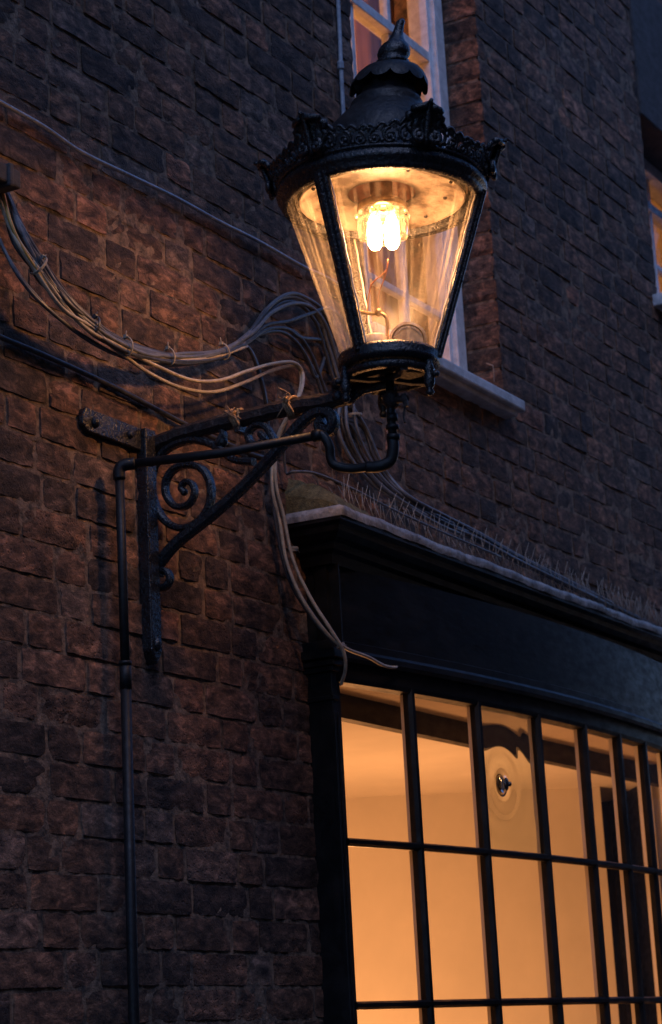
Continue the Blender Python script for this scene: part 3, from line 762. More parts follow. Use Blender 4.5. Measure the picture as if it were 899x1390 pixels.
# reflector: cream enamel disc with its hood
b = MB(); b.lathe([(0.075, 0.452), (0.110, 0.450), (0.150, 0.446), (0.176, 0.439), (0.182, 0.434), (0.185, 0.436), (0.180, 0.446), (0.120, 0.458), (0.075, 0.460), (0.075, 0.452)], C0, 72)
refl = b.build('reflector', ENAMEL, Lroot, XFL)
b = MB(); b.lathe([(0.187, 0.452), (RT - 0.01, 0.450), (RT - 0.01, 0.44)], C0, 72); b.build('ceiling_ring', BRASS, refl, XFL)
b = MB(); b.lathe([(0.076, 0.452), (0.070, 0.468), (0.052, 0.478), (0.0, 0.480)], C0, 48); b.build('hood', COPPER, refl, XFL)
for aa, rr in ((-60, 0.17), (60, 0.175), (95, 0.14), (20, 0.175), (140, 0.15), (200, 0.16)):
    b = MB(); q = pol(rr, az(aa), 0.436 + 0.006 * (0.18 - rr) / 0.05); b.ball(q, 0.0045, (1, 1, 0.8)); b.build('screw', IRONR, refl, XFL)
# burner: neck, glass bowl, cluster of mantles, supply wires
b = MB(); b.tube([(LX, LY, 0.478), (LX, LY, 0.432)], 0.026, 20); b.lathe([(0.026, 0.432), (0.054, 0.428), (0.056, 0.416), (0.050, 0.412), (0.026, 0.420)], C0, 40)
burner = b.build('burner', BRASS, Lroot, XFL)
b = MB()
b.lathe([(0.052, 0.414), (0.057, 0.400), (0.057, 0.375), (0.055, 0.362), (0.053, 0.350)], C0, 48)
for i in range(12):
    a = 2 * math.pi * i / 12; b.ball(pol(0.050, a, 0.398), 0.012, (1, 1, 0.9), 10)
b.build('glass_bowl', glass_mat('ribbed_bowl_glass', 0.05, dirt_haze_c=(0.95, 0.8, 0.6)), burner, XFL)
for i in range(4):
    a = az(45 + 90 * i); b = MB()
    q = pol(0.0265, a, 0)
    b.lathe([(0.0, 0.328), (0.009, 0.331), (0.0155, 0.341), (0.017, 0.356), (0.015, 0.374), (0.010, 0.390), (0.0, 0.392)], (q.x, q.y, 0), 18)
    b.build('mantle', MANTLE, burner, XFL)
b = MB()
def lc(px, py, x=0.0): return at(px, py, 0, x)
b.tube(smooth_path([lc(527, 352), lc(524, 368), lc(506, 384), lc(501, 400), lc(499, 425), lc(497, 440)]), 0.0018, 6)
b.tube(smooth_path([lc(527, 356), lc(524, 372), lc(515, 398), lc(513, 422)]), 0.0018, 6)
b.build('pilot_wire', COPPER, burner)
b = MB(); b.tube(smooth_path([lc(478, 416), lc(490, 423), lc(505, 426), lc(516, 425), lc(525, 432), lc(526, 450), lc(526, 470)]), 0.004, 8)
b.ball(lc(514, 424), 0.009)
b.build('supply_pipe', BRASS, burner)
b = MB(); q = pol(0.028, az(-95), 0); b.lathe([(0.0, 0.066), (0.026, 0.066), (0.026, 0.120), (0.023, 0.124), (0.0, 0.124)], (q.x, q.y, 0), 24)
for zz in (0.078, 0.09, 0.102): b.lathe([(0.026, zz - 0.003), (0.028, zz), (0.026, zz + 0.003)], (q.x, q.y, 0), 24)
b.build('control_canister', CERAMIC, burner, XFL)
# round ribbed timer dial standing inside at the right
tm = MB(); tc = pol(0.045, az(75), 0.103); fd = toc
ux = Vector((0, 0, 1)).cross(fd).normalized()
def disc(mb, c, r, d0_, d1_, ridges=0):
    n = 56; vs = []
    for dd, rs in ((d0_, r), (d1_, r), (d1_ + 0.001, r * 0.86), (d1_ - 0.003, r * 0.80), (d1_ - 0.003, 0.0)):
        for i in range(n):
            a = 2 * math.pi * i / n; rr = rs * (1 + (0.012 if i % 2 and rs == r else 0))
            vs.append(c + fd * dd + ux * rr * math.cos(a) + Vector((0, 0, 1)) * rr * math.sin(a))
    mb.add(vs, [(k * n + i, k * n + (i + 1) % n, (k + 1) * n + (i + 1) % n, (k + 1) * n + i) for k in range(4) for i in range(n)], False)
disc(tm, tc, 0.041, -0.012, 0.012)
timer = tm.build('timer_dial', BRASS, burner, XFL)
tm = MB()
for i in range(24):
    a = math.pi * (0.1 + 0.8 * i / 23); c1 = tc + fd * 0.012
    tm.tube([c1 + (ux * math.cos(a) + Vector((0, 0, 1)) * math.sin(a)) * 0.026, c1 + (ux * math.cos(a) + Vector((0, 0, 1)) * math.sin(a)) * 0.032], 0.0008, 4)
tm.build('dial_mark', CERAMIC, timer, XFL)

# pierced gallery with scrolls and six leaf crests
g = MB()
def gal(a, u, v):
    """point on the gallery: a azimuth (rad), u tangential metres offset, v height; leans outwards"""
    aa = a + u / (RT + 0.02); return pol(RT + 0.012 + v * 0.30, aa, ZTOP + 0.036 + v)
g.tube([gal(2 * math.pi * i / 96, 0, 0.004) for i in range(96)], 0.0045, 6, closed=True)
def spiral(mb, a, u, v, r, turns, start, dirn, th, n=22, up=None):
    pts = []; sc = []
    for i in range(n + 1):
        t = i / n; rr = r * (1 - 0.80 * t); an = start + dirn * turns * 2 * math.pi * t
        pts.append(gal(a, u + rr * math.cos(an), v + rr * math.sin(an))); sc.append(1.0 - 0.35 * t)
    mb.tube(pts, th, 6, sc); mb.ball(pts[-1], th * 1.3, n=8)
for oi in ORN:
    for sgn in (-1, 1):
        a = az(oi)
        # three C-scrolls rising towards the crest on either side
        for (u, v, r) in ((0.106, 0.019, 0.0150), (0.073, 0.022, 0.0165), (0.037, 0.026, 0.019)):
            spiral(g, a, sgn * u, v, r, 1.35, math.radians(90 if sgn > 0 else 90), -sgn, 0.0044)
        # scalloped upper line joining them
        pts = []
        for i in range(40):
            t = i / 39; u = 0.130 - 0.116 * t; v = 0.034 + 0.020 * t ** 1.6 + 0.010 * abs(math.sin(t * math.pi * 4.5)); pts.append(gal(a, sgn * u, v))
        g.tube(pts, 0.0042, 6)
        for i in range(5):
            g.ball(gal(a, sgn * (0.115 - 0.024 * i), 0.012 + 0.001 * i), 0.0052, n=8)
gallery = g.build('gallery', IRON, rim, XFL)
# backing ribbon, broken by holes between scrolls
g = MB(); n = 480; vs = []; fs = []
H = 8
def topv(deg):
    d = min(abs(((deg - o + 180) % 360) - 180) for o in ORN)        # degrees from nearest crest
    u = math.radians(d) * 0.25; t = max(0, 1 - u / 0.13)
    return 0.034 + 0.020 * t ** 1.6 + 0.009 * abs(math.sin(max(0, (0.130 - u) / 0.116) * math.pi * 4.5))
for i in range(n):
    deg = 360 * i / n
    for k in range(H + 1): vs.append(gal(az(deg), 0, topv(deg) * k / H))
for i in range(n):
    deg = 360 * (i + 0.5) / n
    d = min(((deg - o + 180) % 360 - 180 for o in ORN), key=abs); u = abs(math.radians(d) * 0.25)
    for k in range(H):
        v = topv(deg) * (k + 0.5) / H; hole = False
        for (uu, vv, r) in ((0.106, 0.019, 0.0125), (0.073, 0.022, 0.0140), (0.037, 0.026, 0.0165), (0.089, 0.008, 0.005), (0.055, 0.008, 0.006), (0.056, 0.038, 0.005), (0.09, 0.033, 0.004)):
            if math.hypot(u - uu, v - vv) < r: hole = True
        if not hole:
            j = (i + 1) % n; fs.append((i * (H + 1) + k, j * (H + 1) + k, j * (H + 1) + k + 1, i * (H + 1) + k + 1))
g.add(vs, fs, False)
o = g.build('gallery_band', IRON, gallery, XFL); so_ = o.modifiers.new('thick', 'SOLIDIFY'); so_.thickness = 0.004; so_.offset = 0
for oi in ORN:
    a = az(oi); g = MB(); rad = Vector((math.sin(a), -math.cos(a), 0)); tan = Vector((math.cos(a), math.sin(a), 0))
    base = pol(RT + 0.016, a, ZTOP + 0.040)
    # acanthus leaf: lobed outline, cupped, tip curling outwards
    rows = []; nr = 18; nc = 8
    for i in range(nr + 1):
        t = i / nr
        w = (0.018 + 0.030 * math.sin(math.pi * 0.5 * min(1, t / 0.55))) if t < 0.55 else 0.048 * math.sqrt(max(0, 1 - ((t - 0.55) / 0.46) ** 2))
        w = w * (1 + 0.16 * math.sin(t * 24)) * 0.72 + 0.001
        zz = 0.082 * math.sin(t * 1.5); out = 0.004 + 0.012 * t + 0.028 * t ** 2.5
        row = []
        for j in range(nc + 1):
            s = j / nc * 2 - 1
            row.append(base + Vector((0, 0, zz - 0.010 * s * s * t)) + rad * (out + 0.014 * (1 - s * s) * math.sin(math.pi * t) * 0.6 + 0.0035 * math.cos(s * 10)) + tan * (s * w))
        rows.append(row)
    W = nc + 1; g.add([v for r in rows for v in r], [(k * W + i, k * W + i + 1, (k + 1) * W + i + 1, (k + 1) * W + i) for k in range(nr) for i in range(nc)])
    # outlining rolls and the pair of volutes at its foot
    for s in (0, -1):
        g.tube([rows[k][s] for k in range(nr + 1)], 0.0045, 6)
    g.tube([rows[k][nc // 2] + rad * 0.004 for k in range(nr + 1)], 0.004, 6, scale=[1.2 - 0.7 * k / nr for k in range(nr + 1)])
    for sgn in (-1, 1):
        pts = []
        for i in range(20):
            t = i / 19; rr = 0.013 * (1 - 0.75 * t); an = math.radians(90) - sgn * 2.6 * math.pi * t
            pts.append(base + rad * 0.018 + tan * (sgn * 0.017 + rr * math.cos(an)) + Vector((0, 0, 0.012 + rr * math.sin(an))))
        g.tube(pts, 0.0035, 6)
    lf = g.build('leaf_crest', IRON, gallery, XFL); sm_ = lf.modifiers.new('thick', 'SOLIDIFY'); sm_.thickness = 0.003

# cradle under the lantern: ring, floor plate with gaps, four knobbed feet, centre boss
b = MB(); b.lathe([(0.086, 0.040), (0.096, 0.040), (0.101, 0.034), (0.098, 0.024), (0.088, 0.020), (0.084, 0.026), (0.086, 0.040)], C0, 48)
cradle = b.build('cradle', IRON, Lroot, XFL)
b = MB(); b.lathe([(0.086, 0.041), (0.089, 0.066), (0.0875, 0.067), (0.084, 0.042)], C0, 48); b.build('glare_collar', CERAMIC, cradle, XFL)  # added pale collar, imitates glare of the glass seen through the floor gap
b = MB()
for i in range(4):
    a = az(20 + 90 * i); b.bar([pol(0.0, a, 0.022), pol(0.05, a, 0.018), pol(0.092, a, 0.020)], 0.018, 0.008, (0, 0, 1))
for i in range(14):
    a = az(360 * i / 14); 
    b.tube([pol(0.094, a, 0.022), pol(0.096, a, 0.038)], 0.004, 6)
b.build('spider', IRONR, cradle, XFL)
b = MB(); b.lathe([(0.0, 0.037), (0.020, 0.038), (0.032, 0.038)], C0, 36); b.lathe([(0.080, 0.037), (0.094, 0.036)], C0, 60)
aa0, aa1 = sorted((az(-128), az(150))); b.lathe([(0.030, 0.0372), (0.082, 0.0366)], C0, 40, aa0, aa1)
b.build('floor_plate', IRONR, cradle, XFL)
for i, aa in enumerate((-72, 58, 190)):
    a = az(aa); q = pol(0.100, a, 0); b = MB()
    b.lathe([(0.0, -0.034), (0.006, -0.033), (0.010, -0.026), (0.006, -0.018), (0.009, -0.014), (0.012, -0.004), (0.012, 0.010), (0.009, 0.018), (0.012, 0.026), (0.008, 0.040), (0.008, 0.055)], (q.x, q.y, 0), 14)
    b.build('foot', IRON, cradle, XFL)
    q = pol(0.112, a, 0.012); rad = Vector((math.sin(a), -math.cos(a), 0)); b = MB()
    b.tube([q - rad * 0.004, q + rad * 0.008, q + rad * 0.012], 0.008, 6, scale=[1, 1, 0.5]); b.build('bolt', IRON, cradle, XFL)

# ------------------------------------------------------------------ wall bracket
K = empty('wall_bracket', (0, 0, 0))
tag(K, 'black wrought iron bracket with scrolls bolted to the brick wall under the lantern', 'bracket')
UPX = (1, 0, 0)
def armp(px, py, x=0.0): return onarm(px, py, x)
a_end = Vector((0, -0.535, 0.006))
b = MB(); pts = [Vector((0, -0.006, -0.012))] + [armp(*q) for q in ((250, 588), (300, 575), (350, 563), (400, 552), (440, 545))] + [a_end]
pts = smooth_path(pts, 5); pts = [p + Vector((rng.normal(0, 0.0008), 0, rng.normal(0, 0.0008))) for p in pts]
b.bar(pts, 0.036, 0.032, UPX, 0.3); b.build('arm', IRONR, K)
b = MB(); b.ball(a_end + Vector((0, 0.01, 0.005)), 0.026, (0.8, 1, 1)); b.ball(a_end + Vector((-0.01, 0.03, 0.03)), 0.014); b.ball(a_end + Vector((-0.012, 0.028, 0.0)), 0.014)
b.tube([a_end + Vector((0, 0.02, 0.032)), a_end + Vector((-0.01, 0.055, 0.036))], 0.008, 8, scale=[1, 0.5]); b.tube([a_end + Vector((0, 0.02, 0.004)), a_end + Vector((-0.01, 0.06, 0.004))], 0.010, 8, scale=[1, 0.3])
b.bar([a_end, a_end + Vector((0, -0.03, 0.012)), a_end + Vector((0, -0.095, 0.012))], 0.03, 0.012, UPX); b.build('arm_socket', IRON, K)
# plates on the wall
b = MB(); zt = 0.026
prof = [(-0.275, -0.005), (-0.262, 0.020), (-0.02, 0.018), (0.02, 0.018), (0.02, -0.032), (-0.02, -0.034), (-0.255, -0.034), (-0.275, -0.020)]
vs = [(x, y, z) for y in (-0.014, 0.003) for x, z in prof]
b.add(vs, [tuple(range(8)), tuple(range(15, 7, -1))] + [((q + 1) % 8, q, 8 + q, 8 + (q + 1) % 8) for q in range(8)], False)
b.build('wall_plate', IRON, K, bevel=0.003)
for px, py, r in ((130, 573, 0.013), (177, 590, 0.010), (199, 600, 0.006)):
    p = onwall(px, py, -0.016); b = MB(); b.ball(p, r, (1, 0.75, 1)); b.lathe([(r * 1.25, 0), (r * 1.25, 0.001)], p, 12); b.build('bolt', IRON, K)
b = MB(); prof = [(-0.020, 0.018), (0.020, 0.018), (0.020, -0.495), (0.0, -0.525), (-0.020, -0.495)]
vs = [(x, y, z) for y in (-0.027, 0.003) for x, z in [(x_ - 0.034, z_) for x_, z_ in prof]]
b.add(vs, [tuple(range(5)), tuple(range(9, 4, -1))] + [((q + 1) % 5, q, 5 + q, 5 + (q + 1) % 5) for q in range(5)], False)
b.build('strap', IRON, K, bevel=0.003)
p = onwall(207, 872, -0.03); b = MB(); b.ball(Vector((-0.034, -0.028, p.z)), 0.012, (1, 0.7, 1.3)); b.build('bolt', IRON, K)
b = MB(); b.ball(Vector((-0.034, -0.028, -0.06)), 0.010, (1, 0.7, 1)); b.build('bolt', IRON, K)
# diagonal brace with curled ends
b = MB()
main = [armp(*q) for q in ((214, 768), (240, 737), (290, 697), (330, 661), (362, 628), (388, 598), (412, 572), (430, 560), (446, 560), (453, 571), (449, 583), (438, 584), (434, 575), (440, 570))]
sc = None
b.bar(smooth_path(main, 6), 0.025, 0.026, UPX, 0.25)
b.build('brace', IRON, K)
b = MB()
b.bar(smooth_path([armp(*q) for q in ((216, 765), (208, 778), (207, 790), (214, 798), (225, 796), (231, 786), (227, 776), (219, 775), (217, 783))], 5), 0.0145, 0.022, UPX, 0.3)
b.build('scroll', IRON, K)
b = MB()
sp = [armp(*q) for q in ((345, 627), (318, 624), (300, 610), (278, 600), (255, 598), (228, 609), (210, 632), (206, 660), (212, 688), (228, 710), (250, 717), (272, 706), (285, 684), (286, 658), (276, 638), (258, 631), (238, 636), (226, 652), (226, 672), (238, 687), (254, 686), (264, 672), (262, 658), (252, 654), (246, 662), (250, 668))]
sp = smooth_path(sp, 5); sc = [1.0 if i < 70 else 1.0 - 0.25 * (i - 70) / (len(sp) - 70) for i in range(len(sp))]
b.bar(sp, 0.0165, 0.024, UPX, 0.3, scale=sc); b.ball(sp[-1], 0.009)
b.build('scroll', IRON, K)
b = MB()
sp = smooth_path([armp(*q) for q in ((392, 600), (378, 606), (370, 592), (360, 579), (346, 578), (337, 589), (341, 601), (352, 604), (360, 596), (354, 589))], 5)
b.bar(sp, 0.0145, 0.022, UPX, 0.3); b.ball(sp[-1], 0.008); b.build('scroll', IRON, K)
b = MB(); b.bar(smooth_path([armp(*q) for q in ((291, 610), (300, 600), (303, 588), (296, 580))], 4), 0.014, 0.02, UPX, 0.3, scale=[1, 1, 1.2, 1.5, 1.5, 1.4, 1.3, 1.2, 1, 1, 0.8, 0.6, 0.5][:13]); b.ball(armp(302, 600), 0.013); b.build('leaf_knob', IRON, K)
b = MB(); b.bar([armp(325, 557), armp(327, 588)], 0.016, 0.036, UPX); b.build('collar', IRON, K)

# ------------------------------------------------------------------ gas pipe
G = empty('gas_pipe', (-0.19, -0.045, -2.83))
tag(G, 'thin black gas pipe rising up the brick wall and crossing to the lantern base', 'pipe')
R_P = 0.0102
PIPEM = surf('black_pipe_paint', (0.006, 0.006, 0.007), (0.013, 0.013, 0.014), 40, (0.4, 0.6), 0.5, 90, 0.002, spec=0.3)
v_top = Vector((-0.188, -0.045, -0.108)); hx0 = Vector((-0.172, -0.062, -0.103))
hx1 = onarm(437, 590, -0.045)
b = MB(); zz = [v_top.z - 0.02, -0.3, -0.53]; b.tube([Vector((-0.188, -0.045, -0.12)), Vector((-0.186, -0.045, -0.35)), Vector((-0.186, -0.045, -0.56))], R_P, 14)
b.build('riser', PIPEM, G)
b = MB(); b.tube([Vector((-0.186, -0.045, -0.56)), Vector((-0.190, -0.045, -1.2)), Vector((-0.190, -0.045, -2.84))], R_P * 1.15, 14); b.build('riser', PIPEM, G)
b = MB(); b.tube([Vector((-0.186, -0.045, -0.545)), Vector((-0.186, -0.045, -0.60))], R_P * 1.28, 14); b.tube([Vector((-0.186, -0.045, -0.540)), Vector((-0.186, -0.045, -0.548))], R_P * 1.45, 14); b.build('coupling', PIPEM, G)
b = MB(); el = smooth_path([Vector((-0.188, -0.045, -0.135)), Vector((-0.188, -0.045, -0.115)), Vector((-0.184, -0.053, -0.104)), Vector((-0.170, -0.075, -0.100))], 5); b.tube(el, R_P * 1.35, 14); b.build('elbow', PIPEM, G)
b = MB(); b.tube([Vector((-0.172, -0.070, -0.101)), onarm(300, 615, -0.11), hx1], R_P, 14); b.build('cross_pipe', PIPEM, G)
h2 = onarm(447, 605, -0.04); h3 = onarm(456, 632, -0.03); h4 = onarm(505, 633, -0.015); h5 = Vector((0, LY, -0.165)); h6 = Vector((0, LY, 0.03))
b = MB(); b.tube(smooth_path([hx1 - (hx1 - hx0).normalized() * 0.02, hx1, h2, onarm(449, 622, -0.035), h3, onarm(478, 636, -0.02), h4], 6), R_P, 14); b.tube([hx1 - (hx1 - hx0).normalized() * 0.02, hx1], R_P * 1.3, 14); b.build('swan_neck', PIPEM, G)
b = MB(); b.tube(smooth_path([onarm(498, 634, -0.015), onarm(515, 633, -0.01), onarm(530, 625), onarm(534, 608), onarm(533, 596)], 5), R_P * 1.25, 14); b.build('elbow', PIPEM, G)
b = MB(); b.tube([onarm(534, 600), onarm(531, 560), Vector((0, LY, 0.045))], R_P * 0.95, 14)
for p, q, k in (((534, 597), (534, 590), 1.45), ((533, 583), (533, 577), 1.4), ((533, 572), (532, 562), 1.2)): b.tube([onarm(*p), onarm(*q)], R_P * k, 12)
b.build('down_pipe', PIPEM, G)
b = MB(); b.ball(onarm(532, 543), 0.020, (1, 1, 1.1)); b.tube([onarm(522, 545, 0.01), onarm(552, 541, -0.02)], 0.008, 8); b.bar([onarm(548, 535, -0.02), onarm(552, 552, -0.02)], 0.012, 0.008, UPX)
b.tube(smooth_path([onarm(550, 552, -0.02), onarm(548, 565, -0.02), onarm(550, 574, -0.02)]), 0.0025, 6); b.build('stop_tap', IRONR, G)

# ------------------------------------------------------------------ cables
def cable(name, path, r, mat, label, cat='cable', group=None, jit=0.0, n=7):
    """path: (px, py, y) on planes parallel to the wall, converted to real positions"""
    pts = [onwall(px, py, y) for px, py, y in path]
    pts = smooth_path(pts, 8)
    b = MB(); b.tube(pts, r, n)
    o = b.build(name, mat, origin=pts[0]); tag(o, label, cat, group); return o, pts
cable('conduit', [(-40, 112, -0.012), (0, 138, -0.014), (60, 172, -0.013), (110, 206, -0.014), (180, 240, -0.016), (240, 269, -0.016), (300, 302, -0.013), (350, 327, -0.014), (408, 360, -0.014), (440, 375, -0.012), (470, 392, -0.008)], 0.0052, CONDM, 'pale thin conduit running level along the wall above the cable bundle', 'conduit')
cable('cable', [(-40, 437, -0.008), (0, 457, -0.010), (60, 482, -0.010), (150, 523, -0.010), (215, 557, -0.009), (262, 581, -0.010), (330, 612, -0.008), (360, 622, -0.004)], 0.0062, CBL_DARK, 'single dark cable clipped level to the bricks just above the bracket plate')
cable('cable', [(458, -20, -0.012), (461, 40, -0.012), (463, 90, -0.014), (466, 150, -0.012), (472, 260, -0.012), (478, 420, -0.01)], 0.0065, CONDM, 'thin upright pipe left of the upper sash window')
o_, _ = cable('pipe_joint', [(462, 84, -0.014), (463, 94, -0.014)], 0.0105, CONDM, 'small coupling on the upright pipe left of the upper sash window', 'coupling')
up_pipe = [o for o in COL.objects if o.get('label', '').startswith('thin upright pipe')][0]
up_pipe.name = 'conduit_pipe'; up_pipe['category'] = 'pipe'
o_.parent = up_pipe; o_.location = o_.location - up_pipe.location; del o_['label']; del o_['category']

def spread(base, k, amp, seed):
    """a neighbour of a cable path, woven in the bundle"""
    rr = random.Random(seed); out = []
    for i, (px, py, y) in enumerate(base):
        s = amp[i] * 0.78
        out.append((px + rr.uniform(-s, s) * 0.8, py + rr.uniform(-s, s), y + rr.uniform(-1, 1) * s * 0.0011))
    return out
GRP = 'cables slung in the wall bundle'
trunk = [(-6, 235, -0.03), (8, 268, -0.05), (30, 318, -0.09), (58, 366, -0.11), (92, 410, -0.12), (125, 440, -0.12), (160, 463, -0.115), (205, 480, -0.10), (250, 484, -0.09), (300, 478, -0.08)]
TL_DARK = 'dark grey cable of the slack bundle slung along the brick wall'
fans = [
    [(335, 455, -0.07), (362, 420, -0.065), (388, 403, -0.06), (412, 408, -0.05), (432, 430, -0.04), (446, 470, -0.03), (462, 530, -0.03)],
    [(330, 462, -0.07), (358, 430, -0.065), (384, 410, -0.06), (408, 414, -0.05), (428, 436, -0.04), (442, 478, -0.03), (460, 540, -0.03)],
    [(340, 450, -0.07), (366, 416, -0.07), (392, 399, -0.065), (415, 404, -0.055), (440, 424, -0.04), (456, 470, -0.03), (468, 530, -0.03)],
    [(334, 466, -0.07), (360, 448, -0.065), (388, 446, -0.06), (408, 458, -0.05), (424, 484, -0.04), (438, 520, -0.03), (456, 560, -0.03)],
    [(336, 462, -0.07), (360, 442, -0.065), (392, 436, -0.06), (420, 426, -0.05), (450, 420, -0.04), (470, 450, -0.03), (478, 530, -0.03)],
    [(330, 468, -0.07), (352, 454, -0.065), (380, 450, -0.06), (402, 464, -0.05), (418, 488, -0.04), (430, 512, -0.03), (450, 560, -0.03)],
    [(342, 452, -0.075), (368, 425, -0.07), (398, 412, -0.06), (424, 418, -0.05), (444, 445, -0.04), (458, 490, -0.03), (472, 540, -0.03)],
]
down = [(478, 580, -0.03), (494, 620, -0.035), (518, 652, -0.05), (552, 680, -0.08), (600, 706, -0.09), (650, 730, -0.10), (700, 757, -0.10), (760, 787, -0.10), (830, 822, -0.09), (900, 856, -0.09)]
for i, fn in enumerate(fans):
    mt = CBL_GREY if i in (0, 2, 4, 6) else CBL_DARK
    rr = random.Random(50 + i); ofs = (i - 3) * 4.0
    dn = []
    for q, (px, py, y) in enumerate(down):
        w = 1.6 if q < 2 else (0.9 if q < 5 else 0.5)
        dn.append((px + ofs * w * (1 if q < 3 else 0.3), py - (ofs * 0.5 if 2 <= q else 0) * (1 if q < 6 else 0.5) + rr.uniform(-1.5, 1.5), y + rr.uniform(-0.01, 0.01)))
    dn = dn[:10 if i % 2 else 9]
    path = spread(trunk, i, [1, 5, 8, 9, 7, 6, 5, 5, 5, 4], 100 + i) + fn + dn
    if mt is CBL_GREY: lab = 'pale grey cable looping from the slack bundle behind the lantern to the cornice'
    else: lab = 'dark cable looping from the slack bundle behind the lantern to the cornice'
    cable('cable', path, 0.0042 + 0.0012 * rr.random(), mt, lab, group=GRP)
for i in range(6):
    path = spread([(px - 6 + 2 * i, py + 5 - 1.5 * i, y + 0.01) for px, py, y in trunk], i, [1, 5, 9, 10, 8, 6, 5, 4, 4, 3], 700 + i) + fans[i]
    path = path[:14 + i % 3]
    cable('cable', path + [(450, 470, -0.02), (462, 540, -0.02), (476, 600, -0.02), (500, 650, -0.02)], 0.0050, CBL_DARK, 'black cable packed in the slack bundle on the brick wall', group='black cables packed in the slack bundle')
# brownish ones that stay in the trunk
for i in range(5):
    rr = random.Random(300 + i)
    path = spread([(px - 5 + i, py + 4 + 1.5 * i, y) for px, py, y in trunk], i, [1, 5, 9, 9, 7, 6, 5, 5, 4, 3], 200 + i) + [(335, 470, -0.07), (358, 520 + i * 3, -0.05), (364, 590, -0.03), (366 + i, 650, -0.03), (372 + 2 * i, 720, -0.03), (388 + 2 * i, 785, -0.04), (415 + 2 * i, 832, -0.06), (445 + i, 866, -0.10), (462, 880, -0.11)]
    mt = CBL_DARK
    if i < 2: path = path[:11]; mt = CBL_TAN
    cable('cable', path, 0.0048, mt, ('light brown cable low in the slack bundle on the brick wall' if i < 2 else 'black cable dropping from the bundle past the bracket to the shop cornice'), group=GRP if i < 2 else 'black cables dropping past the bracket')
# loose blue-grey cables hanging just under the trunk at the left
for i in range(2):
    cable('cable', [(-14, 300 - i * 10, -0.06), (4, 335, -0.08), (20, 366 - 2 * i, -0.10), (45, 400 - 3 * i, -0.11), (80, 432, -0.11), (120, 462 - 2 * i, -0.10), (165, 484, -0.09), (215, 496 - 3 * i, -0.08), (270, 492, -0.07), (310, 480, -0.07)], 0.0042, CBL_GREY, 'loose grey cable sagging just below the bundle at the left edge', group='loose cables under the bundle')
cable('cable', [(2, 250, -0.04), (8, 278, -0.07), (14, 300, -0.09), (24, 325, -0.10), (40, 352, -0.11), (72, 398, -0.115), (110, 436, -0.11), (150, 462, -0.11)], 0.0042, CBL_OCHRE, 'ochre yellow cable among the dark ones at the left end of the bundle')
# the two pale ones that bow out to the bracket tie and drop beside the cornice
t1 = [(120, 446, -0.11), (160, 476, -0.10), (200, 505, -0.095), (245, 526, -0.09), (290, 532, -0.085), (330, 520, -0.08), (372, 502, -0.075), (402, 497, -0.07), (409, 512, -0.07), (406, 535, -0.10), (396, 556, -0.10)]
t2 = [(175, 478, -0.10), (215, 498, -0.10), (260, 516, -0.10), (300, 516, -0.095), (335, 504, -0.09), (370, 494, -0.085), (398, 492, -0.08), (411, 506, -0.075), (409, 530, -0.10), (398, 552, -0.10)]
drop1 = [(380, 590, -0.06), (374, 620, -0.045), (375, 660, -0.04), (385, 700, -0.04), (398, 760, -0.05), (422, 812, -0.08), (450, 856, -0.12), (466, 884, -0.13), (469, 908, -0.12), (463, 930, -0.09)]
drop2 = [(378, 590, -0.055), (371, 622, -0.04), (370, 665, -0.035), (380, 710, -0.035), (390, 765, -0.045), (412, 816, -0.075), (444, 860, -0.11), (470, 880, -0.13), (500, 892, -0.13), (520, 903, -0.125), (536, 906, -0.12), (541, 900, -0.115)]
cable('cable', t1 + drop1, 0.0046, CBL_TAN, 'pale tan cable bowing lowest to the bracket arm, then dropping to the pilaster cap')
cable('cable', t2 + drop2, 0.0046, CBL_TAN, 'pale tan cable arching to the bracket arm, its tail lying along the fascia foot')
cable('cable', [(392, 560, -0.08), (386, 590, -0.05), (388, 640, -0.03), (400, 640, -0.06), (430, 643, -0.08), (480, 664, -0.10), (530, 690, -0.12), (600, 722, -0.13), (680, 756, -0.13)], 0.0035, CBL_GREY, 'thin pale cable crossing low from the bracket onto the lead of the cornice')

def tie(pts_px, r, label, axis_px, mat=TIE):
    (px, py, y) = pts_px; c = onwall(px, py, y); ax = (onwall(*axis_px) - c).normalized()
    u = ax.cross(Vector((0, 1, 0))).normalized(); v = ax.cross(u)
    b = MB(); n = 20; b.bar([c + u * r * math.cos(2 * math.pi * i / n) + v * r * 0.7 * math.sin(2 * math.pi * i / n) for i in range(n)], 0.0022, 0.006, ax, 0.2, closed=True)
    b.box(c + u * r + Vector((-0.004, -0.004, -0.004)), c + u * r + Vector((0.004, 0.004, 0.004)))
    b.tube([c + u * r, c + u * (r + 0.014) + ax * 0.006], 0.0014, 4)
    tag(b.build('cable_tie', mat, origin=c), label, 'cable tie', 'cable ties')
tie((52, 360, -0.108), 0.028, 'plastic tie round the steep left part of the cable bundle', (75, 392, -0.11))
tie((128, 441, -0.12), 0.021, 'dark tie at the foot of the steep part of the cable bundle', (150, 458, -0.12), CBL_DARK)
tie((172, 470, -0.11), 0.022, 'tie round the sagging bottom of the cable bundle, under the bricks\' lit patch', (200, 480, -0.10))
tie((230, 484, -0.095), 0.020, 'tie in the level middle of the cable bundle', (250, 485, -0.09))
tie((304, 477, -0.08), 0.020, 'tie where the cable bundle begins to fan out upwards', (320, 466, -0.07))
tie((398, 745, -0.045), 0.016, 'pale tie on the cables dropping left of the cornice', (402, 765, -0.05))
tie((462, 876, -0.12), 0.013, 'tie by the pilaster cap where the tan cables part', (470, 890, -0.13))
tie((481, 563, -0.03), 0.026, 'pale tie on the cables directly behind the lantern foot', (486, 600, -0.03))
